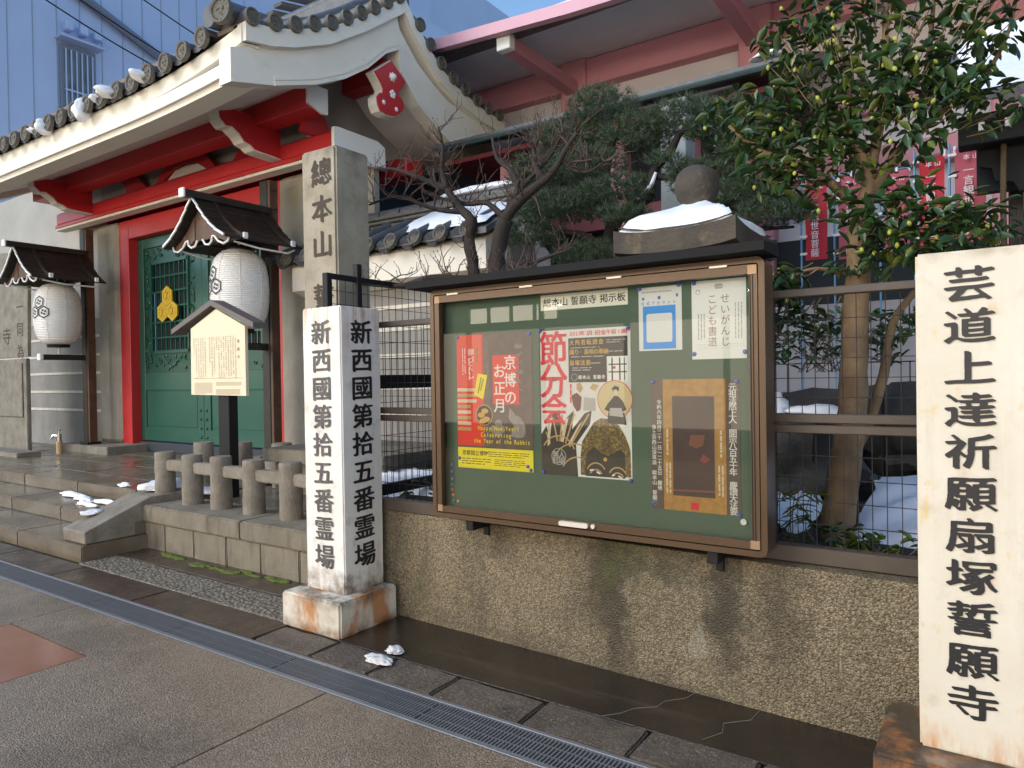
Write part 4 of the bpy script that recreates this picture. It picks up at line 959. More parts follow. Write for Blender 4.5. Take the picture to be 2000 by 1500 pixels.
YB=3.127
class Sheet:
    """a sheet of paper pinned to the felt; coordinates u,v run 0..1 from its top left corner"""
    def __init__(s,label,cat,x0,x1,z0,z1,m,y=YB,curl=0,group=None,name='poster'):
        s.x0,s.x1,s.z0,s.z1,s.y=x0,x1,z0,z1,y; s.t=thing(name,((x0+x1)/2,y,z0),label,cat,group); s.curl=curl; s.layer=0
        g=MB(); nu,nv=10,14; v=[];f=[]
        for j in range(nv+1):
            for i in range(nu+1): v.append(s.P(i/nu,j/nv,0))
        for j in range(nv):
            for i in range(nu): a=j*(nu+1)+i; f.append((a,a+1,a+nu+2,a+nu+1))
        g.add(v,f).build('sheet',m,s.t,recalc=False,smooth=True)
    def Y(s,u,v): return s.y-s.curl*(.5+.5*math.sin(v*5+u*2.2+s.x0*7))*(4*u*(1-u)*.35+.3)
    def P(s,u,v,l): return (s.x0+u*(s.x1-s.x0),s.Y(u,v)-l*.00008,s.z1-v*(s.z1-s.z0))
    def poly(s,pts,m,name='print',l=None,kind=True):
        s.layer+=1; l=l or s.layer
        # subdivide edges for curl following
        g=MB(); n=len(pts); g.add([s.P(u,v,l) for u,v in pts],[tuple(range(n))]); return g.build(name,m,s.t,recalc=False)
    def rect(s,u0,v0,u1,v1,m,name='printed_block',l=None):
        s.layer+=1; l=l or s.layer; g=MB(); nu=max(1,int((u1-u0)*10)); nv=max(1,int((v1-v0)*14)); vv=[];f=[]
        for j in range(nv+1):
            for i in range(nu+1): vv.append(s.P(u0+(u1-u0)*i/nu,v0+(v1-v0)*j/nv,l))
        for j in range(nv):
            for i in range(nu): a=j*(nu+1)+i; f.append((a,a+1,a+nu+2,a+nu+1))
        return g.add(vv,f).build(name,m,s.t,recalc=False)
    def shape(s,polys,m,name='printed_shape'):
        s.layer+=1; g=MB()
        for pts in polys: g.add([s.P(u,v,s.layer) for u,v in pts],[tuple(range(len(pts)))])
        return g.build(name,m,s.t,recalc=False)
    def circ(s,u,v,r,m,name='printed_disc',a0=0,a1=360,n=28):
        as_=(s.x1-s.x0)/(s.z1-s.z0); P=[(u+r*math.cos(R(a0+(a1-a0)*i/n)),v-r*as_*math.sin(R(a0+(a1-a0)*i/n))) for i in range(n+(0 if a1-a0==360 else 1))]
        return s.shape([P],m,name)
    def txt(s,runs,m,name='printed_text'):
        s.layer+=1; g=MB()
        for (tx_,u,v,size,w,style,vert,pitch) in runs:
            c=s.P(u,v,s.layer); text(g,tx_,(c[0],c[1]-.0001,c[2]),(1,0,0),(0,0,1),size,w,style,pitch=pitch,vertical=vert,off=0)
        return g.build(name,m,s.t,recalc=False)
    def rows(s,u0,v0,u1,v1,n,m,vert=False,seed=0,th=.4,name='small_print'):
        s.layer+=1; g=MB(); rg=random.Random(seed)
        for k in range(n):
            if vert:
                a=u0+(u1-u0)*(k+.5)/n; h=(u1-u0)/n*th/2; p=v0
                while p<v1-.01:
                    q=min(v1,p+rg.uniform(.02,.07)); g.add([s.P(a-h,p,s.layer),s.P(a+h,p,s.layer),s.P(a+h,q,s.layer),s.P(a-h,q,s.layer)],[(0,1,2,3)]); p=q+rg.uniform(.004,.012)
            else:
                a=v0+(v1-v0)*(k+.5)/n; h=(v1-v0)/n*th/2; p=u0; e=u1-(rg.uniform(0,.3)*(u1-u0) if k==n-1 else 0)
                while p<e-.01:
                    q=min(e,p+rg.uniform(.03,.12)); g.add([s.P(p,a-h,s.layer),s.P(q,a-h,s.layer),s.P(q,a+h,s.layer),s.P(p,a+h,s.layer)],[(0,1,2,3)]); p=q+rg.uniform(.008,.02)
        return g.build(name,m,s.t,recalc=False)
    def pins(s,uv):
        for u,v in uv:
            x,y,z=s.P(u,v,0); q=MB().lathe((0,0,0),[(.001,.011),(.006,.01),(.0095,.006),(.0105,.001),(.006,0)],12)
            MB().add([(x+a,y-c-.001,z+b) for a,b,c in q.v],q.f).build('push_pin',m_pin,s.t,smooth=True)
m_pin=mat('blue_pin_plastic',(.12,.19,.62),.35)
def pm(n,c,r=.45,**k): return mat(n,c,r,**k)
c_white=pm('white_paper',(.8,.8,.78)); c_redp=pm('orange_red_print',(.75,.045,.025)); c_crim=pm('crimson_print',(.68,.015,.04)); c_gb=pm('grey_brown_print',(.16,.115,.1),var=(.1,.075,.07),vs=18)
c_yel=pm('yellow_print',(.85,.72,.02)); c_blk=pm('black_print',(.025,.02,.02)); c_gold=pm('gold_print',(.62,.36,.06)); c_tan=pm('tan_print',(.55,.38,.17),var=(.45,.3,.12),vs=20)
c_lg=pm('light_grey_print',(.42,.41,.4)); c_rab=pm('pale_rabbit_print',(.38,.33,.33),var=(.22,.19,.19),vs=60); c_cream=pm('cream_print',(.66,.55,.4)); c_grn=pm('olive_print',(.2,.25,.03))
c_bl=pm('sky_blue_print',(.02,.27,.78)); c_bro=pm('brown_print_dark',(.11,.075,.06)); c_au=pm('brocade_gold_print',(.5,.27,.06),var=(.36,.17,.035),vs=30); c_pic=pm('dark_painting_print',(.05,.025,.022),var=(.085,.045,.035),vs=7)
c_dk=pm('dark_bronze_print',(.035,.027,.022),var=(.06,.045,.035),vs=25); c_brn=pm('faint_brown_ink',(.3,.16,.12)); c_pale=pm('pale_grey_paper',(.72,.72,.7))
# title strip
s=Sheet('cream strip with brush lettering naming the notice board, top centre','label',-1.93,-1.436,1.842,1.922,pm('cream_paper',(.8,.77,.66)),name='title_strip')
s.txt([('総本山',.08,.5,.047,1.05,'bold',False,.05),('誓願寺',.41,.5,.047,1.05,'bold',False,.05),('掲示板',.74,.5,.045,1.05,'bold',False,.047)],c_blk)
# museum poster
s=Sheet('red and grey museum poster with yellow foot and pale rabbit','poster',-2.494,-1.988,.994,1.74,c_gb,curl=.0006)
s.rect(0,0,.37,.83,c_redp); s.rect(.36,.02,.44,.83,pm('grey_fur_print',(.2,.16,.15),var=(.12,.09,.085),vs=40)); s.rect(.13,.0,.34,.39,pm('pale_red_print',(.78,.11,.07)))
s.rect(.49,.16,.83,.52,c_redp,'red_title_block')
s.txt([('京博の',.72,.215,.082,1,'bold',True,.094),('お正月',.58,.275,.082,1,'bold',True,.094)],c_white,'title_lettering')
s.txt([('卵づくし',.2,.13,.043,1,'bold',True,.043)],c_white); s.rows(.07,.1,.13,.3,2,c_white,True,4,.25); s.rows(.155,.18,.19,.34,1,c_white,True,5,.4); s.rows(.27,.1,.3,.22,1,c_grn,True,9,.7)
for k in range(8): s.rect(.0,.40+k*.042,.19+(.08 if k<3 else 0),.425+k*.042,c_cream if k%2==0 else c_tan,'stripe')
s.shape([[(.29,.29),(.42,.305),(.36,.485),(.235,.45)]],c_yel,'yellow_sticker'); s.shape([[(.33,.32),(.345,.322),(.3,.44),(.285,.437)],[(.36,.33),(.375,.332),(.335,.42),(.32,.417)]],c_grn)
s.circ(.37,.60,.115,c_tan); s.circ(.37,.60,.105,c_blk)
s.shape([[(.33+.05*math.cos(a)+dx,.6+.02*math.sin(a)+dy) for a in [i*.785 for i in range(8)]] for dx,dy in ((0,0),(.05,-.03),(.07,.03),(.02,.045))],c_gold)
s.shape([[(.70,.58),(.71,.545),(.75,.57),(.79,.60),(.84,.61),(.90,.66),(.91,.72),(.88,.755),(.8,.76),(.72,.75),(.74,.71),(.76,.67),(.72,.645),(.69,.61)]],c_rab,'rabbit')
s.shape([[(.5+.05*math.cos(a)+dx,.7+.03*math.sin(a)+dy) for a in [i*.785 for i in range(8)]] for dx,dy in ((0,0),(.06,-.04),(.1,.0),(.05,.03))],c_rab)
s.shape([[(.83+.06*math.cos(a+k)+.02*math.sin(k*3),.1+k*.062+.02*math.sin(a)) for a in [i*.785 for i in range(8)]] for k in range(6)],pm('grey_branch_print',(.27,.22,.2),var=(.15,.11,.1),vs=50))
s.txt([('Happy New Year!',.30,.695,.034,.8,'bold',False,.03),('Celebrating',.34,.745,.034,.8,'bold',False,.03),('the Year of the Rabbit',.24,.79,.034,.8,'bold',False,.0275)],c_yel,'yellow_lettering')
s.rect(0,.845,1,1,c_yel,'yellow_foot'); s.txt([('京都国立博物館',.09,.885,.03,1,'bold',False,.03)],c_blk); s.rows(.42,.865,.95,.91,3,c_blk,False,2,.3); s.rows(.05,.92,.45,.975,3,c_blk,False,3,.3); s.rows(.5,.92,.9,.975,4,c_blk,False,7,.3)
s.pins([(.015,.015),(.97,.015),(.02,.93),(.97,.985),(.93,.96)])
# setsubun poster
s=Sheet('white poster with tall red characters and a curl-headed gilt statue at its foot','poster',-1.937,-1.425,.99,1.737,c_white,curl=.0006)
s.rect(.0,.0,1,.62,pm('pale_grey_print',(.66,.65,.64),var=(.74,.73,.72),vs=14))
s.shape([[(.0,1),(.0,.72),(.06,.66),(.1,.74),(.14,.56),(.22,.55),(.24,.7),(.3,.6),(.38,.55),(.36,.68),(.5,.57),(.58,.55),(.56,.64),(.4,.78),(.42,1)]],c_dk,'dark_plumes')
pl_=[]
for (a,b,c,d) in ((.05,.7,.12,.84),(.13,.6,.2,.83),(.24,.58,.2,.82),(.38,.57,.26,.8),(.54,.57,.32,.8)):
    pl_.append([(a,b),(a+.018,b+.005),(c+.018,d),(c,d)])
s.shape(pl_,c_tan,'gilt_edges')
s.shape([[(.08,.62),(.11,.62),(.1,.8),(.07,.8)],[(.27,.62),(.32,.6),(.25,.79),(.22,.79)],[(.42,.66),(.48,.62),(.33,.79),(.3,.79)]],c_cream,'pale_flames')
s.circ(.2,.88,.17,c_dk); s.circ(.2,.87,.085,c_lg); s.circ(.2,.87,.078,c_dk); s.txt([('無人',.165,.855,.04,1,'bold',False,.036),('料場',.165,.9,.04,1,'bold',False,.036)],c_lg)
arc_=[]
for r0,cu,cv in ((.2,.2,.86),(.26,.38,.95),(.2,.42,1.0)):
    for i in range(12):
        a0,a1=R(20+i*11),R(31+i*11); as_=.685
        arc_.append([(cu+r0*math.cos(a0),cv-r0*as_*math.sin(a0)),(cu+r0*math.cos(a1),cv-r0*as_*math.sin(a1)),(cu+(r0-.014)*math.cos(a1),cv-(r0-.014)*as_*math.sin(a1)),(cu+(r0-.014)*math.cos(a0),cv-(r0-.014)*as_*math.sin(a0))])
s.shape([[p for p in q if True] for q in arc_ if max(p[1] for p in q)<1],c_tan,'gilt_scrolls')
m_curl=mat('gilt_curl_print',(.12,.08,.03),.45,vor=85,vorc=(.5,.34,.1))
s.shape([[(.45,.985),(.45,.86),(.47,.76),(.53,.7),(.6,.63),(.68,.6),(.78,.605),(.87,.645),(.94,.72),(.985,.80),(.99,.98)]],m_curl,'curled_head')
s.shape([[(.5,.99),(.51,.87),(.53,.83),(.6,.79),(.68,.83),(.74,.85),(.8,.83),(.88,.8),(.93,.83),(.93,.99)]],c_dk,'statue_face')
s.circ(.72,.873,.02,c_gold)
ar=[]
for cu,cv,r0 in ((.62,.97,.11),(.85,.985,.1),(.62,.99,.075),(.85,1.0,.07)):
    for i in range(12):
        a0,a1=R(25+i*11),R(36+i*11); as_=.685
        q=[(cu+r0*math.cos(a0),cv-r0*as_*math.sin(a0)),(cu+r0*math.cos(a1),cv-r0*as_*math.sin(a1)),(cu+(r0-.014)*math.cos(a1),cv-(r0-.014)*as_*math.sin(a1)),(cu+(r0-.014)*math.cos(a0),cv-(r0-.014)*as_*math.sin(a0))]
        if max(p[1] for p in q)<1: ar.append(q)
s.shape(ar,c_tan,'eyelid_lines'); s.shape([[(.55,.945),(.59,.94),(.59,.952),(.55,.957)],[(.63,.952),(.67,.965),(.66,.975),(.62,.962)],[(.79,.97),(.82,.965),(.82,.975),(.79,.98)],[(.86,.972),(.9,.985),(.89,.993),(.85,.98)]],c_white,'eye_glints')
s.rect(.33,.06,.97,.19,c_blk,'black_panel'); s.rect(.33,.19,.75,.36,c_blk,'black_panel'); s.rect(.76,.195,.97,.355,c_white,'map_panel')
s.shape([[(.80,.2),(.815,.2),(.815,.35),(.8,.35)],[(.88,.2),(.895,.2),(.895,.35),(.88,.35)],[(.77,.24),(.96,.24),(.96,.248),(.77,.248)],[(.77,.29),(.96,.29),(.96,.298),(.77,.298)],[(.93,.2),(.94,.2),(.94,.35),(.93,.35)]],c_blk,'map_lines')
s.circ(.83,.265,.015,c_crim)
s.txt([('2023年2月3日金午前10時〜',.36,.03,.027,1,'bold',False,.0275)],c_crim,'date_lettering')
s.txt([('大般若転読会',.37,.09,.03,.95,'bold',False,.033),('踊り･長唄の奉納',.37,.155,.03,.95,'bold',False,.0275),('扇塚法要',.37,.228,.03,.95,'bold',False,.031)],c_gold,'gold_lettering')
s.txt([('総本山 誓願寺',.46,.325,.022,.95,'bold',False,.023)],c_white); s.circ(.395,.325,.035,c_lg); s.circ(.395,.325,.03,c_blk)
s.rows(.75,.075,.95,.105,2,c_lg,False,1,.3); s.rows(.36,.118,.7,.135,1,c_lg,False,8,.3); s.rows(.78,.15,.93,.165,1,c_lg,False,4,.4); s.rows(.36,.18,.8,.195,1,c_lg,False,5,.4); s.rows(.58,.225,.73,.24,1,c_lg,False,6,.4); s.rows(.37,.255,.6,.285,2,c_lg,False,12,.4)
s.circ(.83,.475,.185,c_crim); s.circ(.83,.475,.178,pm('pale_tan_print',(.62,.5,.28)))
s.shape([[(.8,.405),(.83,.385),(.87,.39),(.88,.41),(.86,.425),(.82,.425)]],c_blk,'figure_hair'); s.shape([[(.82,.41),(.855,.41),(.865,.435),(.84,.45),(.825,.44)]],c_cream,'figure_face')
s.shape([[(.83,.45),(.87,.455),(.92,.49),(.95,.54),(.9,.56),(.86,.53),(.78,.56),(.72,.54),(.76,.5)],[(.76,.56),(.93,.56),(.95,.64),(.75,.63)]],c_blk,'figure_robe')
s.shape([[(.78,.53),(.9,.53),(.92,.59),(.77,.58)]],c_lg,'figure_sash')
s.shape([[(.36,.45),(.42,.43),(.47,.46),(.46,.54),(.42,.56),(.38,.52)]],pm('maroon_print',(.14,.04,.035)),'small_figure'); s.shape([[(.5,.46),(.62,.47),(.62,.55),(.49,.55)]],c_lg,'small_scene'); s.shape([[(.42,.37),(.46,.36),(.49,.4),(.46,.43),(.42,.41)],[(.56,.4),(.6,.37),(.66,.38),(.62,.42)]],c_tan,'small_flame')
s.rows(.345,.37,.36,.5,1,c_crim,True,3,1)
for ch,v,sz,w in (('節',.125,.19,1.0),('分',.345,.19,1.0),('会',.545,.17,1.05)): s.txt([(ch,.155,v,sz,w*.9,'bold',True,.1)],c_crim,'red_lettering')
s.txt([('と',.155,.335,.028,1,'bold',False,.03),('い',.19,.335,.028,1,'bold',False,.03)],c_blk)
s.pins([(.0,.0),(.98,.01),(.02,.985),(.985,1.0)])
# blue-bordered sheet
s=Sheet('white sheet with a bright blue square frame near the top of the board','notice',-1.38,-1.166,1.614,1.915,c_pale)
s.rows(.08,.06,.92,.1,1,c_lg,False,11,.6); s.txt([('公式アカウント',.1,.255,.018,1,'bold',False,.026)],pm('blue_ink',(.1,.14,.5))); s.shape([[(.45,.15),(.52,.15),(.52,.2),(.45,.2)],[(.08,.16),(.14,.16),(.14,.2),(.08,.2)],[(.87,.13),(.92,.13),(.92,.18),(.87,.18)]],pm('blue_ink',(.1,.14,.5)))
s.rect(.1,.3,.86,.975,c_bl,'blue_block'); s.shape([rr(.18,.78,.42,.87,.04)],c_pale,'white_panel')
s.pins([(.03,.02),(.94,.0)])
# calligraphy class sheet
s=Sheet('pale sheet with two brown brush columns in the top right corner of the board','notice',-1.119,-.873,1.567,1.922,c_white)
s.txt([('せいがんじ',.62,.24,.046,.95,'',True,.048),('こども書道',.385,.24,.046,.95,'',True,.048)],c_brn)
s.rows(.1,.42,.26,.75,3,c_lg,True,2,.4); s.rows(.78,.3,.94,.75,3,c_lg,True,6,.35); s.rows(.09,.8,.95,.88,3,pm('faint_grey_print',(.6,.58,.57)),False,2,.2)
s.shape([[(.42,.09),(.45,.05),(.56,.05),(.6,.09)],[(.44,.095),(.58,.095),(.58,.115),(.44,.115)]],c_lg); s.circ(.12,.14,.045,c_lg); s.circ(.12,.145,.032,c_white)
s.pins([(.05,.02),(.04,.93),(.97,.92)])
# hanging-scroll poster
s=Sheet('brown poster of a gold mounted dark scroll painting, lower right of the board','poster',-1.325,-.907,.868,1.478,c_bro,curl=.0006)
s.rect(.145,.0,.85,1,c_au,'brocade_mount'); s.rect(.245,.125,.735,.89,pm('brown_scroll_edge',(.3,.17,.07))); s.rect(.255,.13,.725,.885,c_pic,'painting')
s.shape([[(.46,.42),(.62,.42),(.6,.5),(.52,.52),(.44,.5)]],pm('dim_orange_print',(.2,.07,.04))); s.shape([[(.6,.56),(.68,.6),(.62,.63),(.56,.61)]],pm('dim_red_print',(.25,.05,.05)))
s.shape([[(.255,.84),(.725,.83),(.725,.845),(.255,.855)]],pm('dim_orange_print',(.2,.07,.04)))
s.txt([('元祖法然上人 開宗八百五十年 慶讃大法要',.925,.06,.036,1.05,'bold',True,.0292)],c_pale,'white_lettering')
s.txt([('令和六年四月二十一日〜二十五日 厳修',.098,.175,.024,1,'bold',True,.0238),('浄土宗西山深草派 総本山 誓願寺',.035,.37,.024,1,'bold',True,.0238)],c_pale,'white_lettering')
s.rows(.17,.38,.215,.58,1,c_cream,True,2,.5); s.rows(.775,.38,.82,.58,1,c_cream,True,3,.5); s.rows(.165,.64,.24,.87,2,c_cream,True,4,.5); s.rows(.755,.64,.83,.87,2,c_cream,True,5,.5)
s.rect(.455,.93,.545,.985,c_crim,'red_seal')
s.pins([(.03,.02),(.97,.02),(.03,.955),(.985,.99)])
# spare pins
for k,(x,z,cc,lb) in enumerate(((-2.54,1.005,(.12,.19,.62),'topmost blue push pin of the spare column at the board lower left'),(-2.54,.965,(.2,.22,.6),'second blue push pin in the spare column'),(-2.54,.925,(.25,.25,.62),'violet blue push pin third in the spare column'),(-2.541,.893,(.1,.35,.35),'teal push pin in the middle of the spare column'),(-2.54,.862,(.6,.18,.1),'dull red push pin above the orange one in the spare column'),(-2.535,.832,(.8,.3,.08),'orange push pin in the spare column'),(-2.53,.8,(.08,.3,.25),'dark green push pin at the bottom of the spare column'),(-2.5,.797,(.75,.3,.12),'larger orange push pin set apart at the bottom right of the spare pins'))):
    q=MB().lathe((0,0,0),[(.001,.011),(.006,.01),(.0095,.006),(.0115,.001),(.006,0)],12)
    o=MB().add([(x+a,YB-c+.002,z+b) for a,b,c in q.v],q.f).build('push_pin',mat('pin_%d'%k,cc,.35),smooth=True); tag(o,lb,'pin','spare push pins')

# ------------------------------------------------------------------ ball-topped stone gatepost
bp=thing('stone_gatepost',(-1.22,3.8,.6),'dark stone post with snow-covered spreading cap and round ball finial','gatepost')
box('shaft',m_dstone,bp,-1.56,-1.08,3.5,4.1,.5,2.1,.02)
v=[];f=[]; n=10
def capz(u,w): return 2.075+.05*(abs(u)**3+abs(w)**3)
g=MB(); xa,xb,ya,yb=-1.64,-.995,3.4,4.2
for lay,(zf) in enumerate((lambda u,w:2.11+.025*(abs(u)**3+abs(w)**3)-.01, lambda u,w:2.205+.03*(abs(u)**3+abs(w)**3))):
    for j in range(n+1):
        for i in range(n+1):
            u,w=-1+2*i/n,-1+2*j/n; v.append((xa+(xb-xa)*i/n,ya+(yb-ya)*j/n,zf(u,w)))
N=(n+1)**2
for j in range(n):
    for i in range(n): a=j*(n+1)+i; f+=[(a,a+n+1,a+n+2,a+1),(N+a,N+a+1,N+a+n+2,N+a+n+1)]
for i in range(n):
    f+=[(i,i+1,N+i+1,N+i),(n*(n+1)+i,N+n*(n+1)+i,N+n*(n+1)+i+1,n*(n+1)+i+1)]
    a,b=i*(n+1),(i+1)*(n+1); f+=[(a,N+a,N+b,b),(a+n,b+n,N+b+n,N+a+n)]
g.add(v,f).build('cap_slab',m_dstone,bp,smooth='auto')
def pyr(zb,zt,inset,pw,name,m,thick=0):
    v=[];f=[];n=16
    for j in range(n+1):
        for i in range(n+1):
            u,w=-1+2*i/n,-1+2*j/n; d=max(abs(u),abs(w)); h=(1-d)**pw
            z=zb+(zt-zb)*h+.04*(abs(u)**3+abs(w)**3)*(1-inset*2)
            nz=thick*(min(1,(1-d)*7))*(1+.35*mnoise.noise(Vector((u*2,w*2,3))))-.028*max(0,(d-.8)*5) if thick else 0
            e=1-inset-(.05*mnoise.noise(Vector((u*3,w*3,0))) if thick else 0)
            v.append(((xa+xb)/2+u*(xb-xa)/2*e,(ya+yb)/2+w*(yb-ya)/2*e,z+nz))
    for j in range(n):
        for i in range(n): a=j*(n+1)+i; f.append((a,a+1,a+n+2,a+n+1))
    return MB().add(v,f).build(name,m,bp,smooth=True,recalc=False)
pyr(2.21,2.42,.05,.9,'cap_slope',m_dstone)
o=pyr(2.215,2.43,.06,.9,'cap_snow',m_snow,.045)
MB().lathe((-1.315,3.78,2.36),[(.001,0),(.1,0),(.095,.03),(.07,.05),(.075,.07),(.105,.105),(.12,.15),(.12,.19),(.105,.235),(.075,.265),(.035,.28),(.001,.284)],28).build('ball_finial',m_dstone,bp,smooth=True)

# ------------------------------------------------------------------ plastered boundary wall with tiled top, right of the gate
tw=thing('tiled_wall',(-5.3,6.2,.4),'cream plastered boundary wall with white lines and a snowy tiled coping behind the fence','wall')
MB().box(-6.98,-4.3,5.85,6.45,.3,2.52,.01).build('plaster_body',m_grey,tw)
for z in (2.31,2.06,1.76,1.4,1.1): MB().box(-6.97,-4.31,5.838,5.851,z-.022,z+.022,.003).build('white_line',m_line,tw)
MB().prism([(5.6,2.58),(5.6,2.86),(5.64,2.9),(6.22,3.22),(6.8,2.9),(6.84,2.86),(6.84,2.58),(6.6,2.52),(5.8,2.52)],0,-7.0,-4.08).build('plaster_eave',m_plas,tw)
MB().prism([(5.95,2.62),(6.5,2.62),(6.42,3.0),(6.0,3.0)],0,-4.079,-4.04).build('stone_end_piece',m_gran,tw)
def twz(y): return 2.93+(.62-abs(y-6.22))*.52
MB().band([(5.5,2.96),(6.22,3.33),(6.94,2.96)],[(5.5,2.9),(6.22,3.26),(6.94,2.9)],0,-7.1,-4.0).build('tile_bed',m_tile_r,tw)
for k in range(9):
    x=-4.2-k*.34
    m=MB(); m.tube([(x,5.46,2.965),(x,6.18,3.33)],.062,10); m.build('cover_tile',m_tile_r,tw,smooth='auto')
    inst(dmesh,'tile_end',tw,(x,5.45,2.962),(R(90)+R(-15),0,0),(.85,.85,1))
    m=MB(); m.tube([(x-.17,5.5,2.915),(x-.17,6.18,3.27)],.075,8); m.build('pan_tile',m_tile_r,tw,smooth='auto')
for k,(z0,h) in enumerate(((3.3,.05),(3.355,.045),(3.405,.045))): MB().box(-7.1,-4.05,6.1-.01*k+.02,6.34+.01*k-.02,z0,z0+h-.005,.01).build('ridge_tile_course',m_tile_f,tw)
for k in range(9):
    x=-4.1-k*.33; MB().tube([(x,6.22,3.47),(x-.31,6.22,3.47)],.07,10).build('ridge_cap_tile',m_tile_r,tw,smooth='auto')
sw=MB(); v=[];f=[]; nx,ny=40,12
for i in range(nx+1):
    for j in range(ny+1):
        x=-5.35+1.28*i/nx; y=5.52+.64*j/ny
        ed=min(1,min(i,nx-i)/5,min(j,ny-j)/2.5); low=.20*(i/nx)
        ns=mnoise.noise(Vector((x*3,y*3,1))); x2=x+.07*ns
        cut= max(0,(.75-i/nx)*.35)
        yy=y+cut*.55
        z=2.965+(yy-5.46)*.5+.02+ (.075+.03*ns)*ed
        v.append((x2,min(yy,6.2),z))
for i in range(nx):
    for j in range(ny): a=i*(ny+1)+j; f.append((a,a+1,a+ny+2,a+ny+1))
o=sw.add(v,f).build('roof_snow',m_snow,smooth=True,recalc=True); tag(o,'thick snow blanket on the right end of the tiled wall coping','snow')
m=blob((-4.6,6.22,3.55),(.52,.09,.06),4,.35,3,.3); o=m.build('roof_snow',m_snow,smooth=True); tag(o,'narrow snow ridge lying on the crest of the tiled wall coping','snow')
# same type of coping left of the granite pillar
for k in range(2):
    x=-7.12-.0-k*.2
    MB().tube([(x,5.5,2.97),(x,6.1,3.25)],.06,10).build('cover_tile',m_tile_r,tw,smooth='auto')
# ------------------------------------------------------------------ pink temple hall
hl=thing('temple_hall',(-3,9.2,.0),'large salmon pink and white temple hall with deep upturned eaves behind the trees','hall')
YF=9.0
box('wall',m_panel,hl,-8.2,6,9.12,9.5,.3,6.2)
for x in (-4.88,-2.34,.25,2.9): box('column',m_pink,hl,x-.2,x+.2,8.86,9.2,.3,6.0,.02)
box('frieze_beam',m_pink,hl,-8.2,6,8.93,9.15,5.62,6.0,.01)
box('tie_beam',m_pink,hl,-5.7,6,8.95,9.14,3.78,4.05,.01)
box('corner_wall',m_panel,hl,-5.92,-5.3,9.1,9.15,4.05,5.62,.005)
MB().add([(-8.2,7.06,5.74),(9,7.06,5.69),(9,9.0,6.02),(-8.2,9.0,6.02),(-8.2,7.06,5.8),(9,7.06,5.75),(9,9.0,6.1),(-8.2,9.0,6.1)],[(0,1,2,3),(4,5,6,7),(0,1,5,4),(1,2,6,5),(2,3,7,6),(3,0,4,7)]).build('soffit',m_soff,hl)
v=[];f=[];n=20
for i in range(n+1):
    x=-8.2+17.2*i/n; z=5.56+.065*max(0,-3.46-x)
    v+=[(x,6.98,z),(x,6.98,z+.14),(x,7.08,z+.14),(x,7.08,z)]
for i in range(n):
    for j in range(4): f.append((i*4+j,i*4+(j+1)%4,(i+1)*4+(j+1)%4,(i+1)*4+j))
MB().add(v,f).build('eave_fascia',m_pinkl,hl)
MB().add([(x,y+.0,z+.06) for x,y,z in v],f).v
MB().add([(-8.2,7.09,5.66),(9,7.09,5.66),(9,7.3,5.72),(-8.2,7.3,5.72),(-8.2,9.4,6.5),(9,9.4,6.5)],[(0,1,2,3),(3,2,5,4)]).build('roof_slope',m_tile_r,hl,recalc=False)
for x in (-4.88,-2.34,.25): 
    box('eave_beam',m_pink,hl,x-.09,x+.09,7.24,8.9,5.52,5.69,.01); box('eave_beam_tip',m_capw,hl,x-.1,x+.1,7.12,7.239,5.51,5.7,.01)
box('lower_beam',m_pink,hl,-2.3,6,8.97,9.13,4.45,4.6,.01); box('opening_shade_panel',m_void,hl,-2.2,6,9.0,9.11,.9,3.1,.0); box('opening_shade_panel',m_void,hl,-6,-2.62,9.0,9.11,.9,3.77,.0)  # solid black panels; shade of the openings painted as colour
box('hall_plinth',m_panel,hl,-6,6,8.5,8.96,.3,1.1)
# lower pent roof with verdigris gutter
lr=thing('pent_roof',(-2,7.6,3),'low dark tiled pent roof with green gutter in front of the pink hall','roof')
MB().prism([(7.0,4.5),(8.9,5.2),(8.9,5.12),(7.0,4.4)],0,-5.9,-1.4).build('tile_slope',m_tile_r,lr)
MB().tube([(-5.9,6.98,4.42),(-1.4,6.98,4.42)],.035,8).build('gutter',m_copper,lr,smooth='auto')
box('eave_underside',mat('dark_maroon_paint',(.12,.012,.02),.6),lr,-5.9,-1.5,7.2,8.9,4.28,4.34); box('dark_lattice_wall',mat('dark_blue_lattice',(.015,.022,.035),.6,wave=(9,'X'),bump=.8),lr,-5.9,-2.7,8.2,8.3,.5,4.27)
for x in (-5.2,-3.6,-2.75): box('roof_post',m_pink,lr,x-.09,x+.09,7.6,7.8,.4,4.27,.01)
m=blob((-1.75,7.05,4.55),(.16,.1,.05),8,.3,3,.2); o=m.build('roof_snow',m_snow,smooth=True); tag(o,'patch of snow on the dark pent roof just left of the leafy tree','snow')
dw=thing('dark_gallery',(-4.6,9.0,3),'dark red shadowed gallery between the gate roof and the pink hall','gallery')
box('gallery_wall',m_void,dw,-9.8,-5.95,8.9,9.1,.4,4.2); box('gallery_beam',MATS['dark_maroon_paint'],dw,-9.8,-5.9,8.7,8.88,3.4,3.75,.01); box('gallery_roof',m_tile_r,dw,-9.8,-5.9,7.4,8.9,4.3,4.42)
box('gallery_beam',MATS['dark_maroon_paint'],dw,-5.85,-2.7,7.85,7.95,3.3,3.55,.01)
# grey concrete lamp column beyond the pine
gc=thing('concrete_column',(-2.48,6.6,0),'tall pale grey concrete column rising behind the pine branches','column'); box('shaft',mat('pale_concrete',(.33,.36,.36),.8,var=(.24,.26,.27),vs=4,bump=.3),gc,-2.62,-2.36,6.5,6.76,.3,4.15,.01)
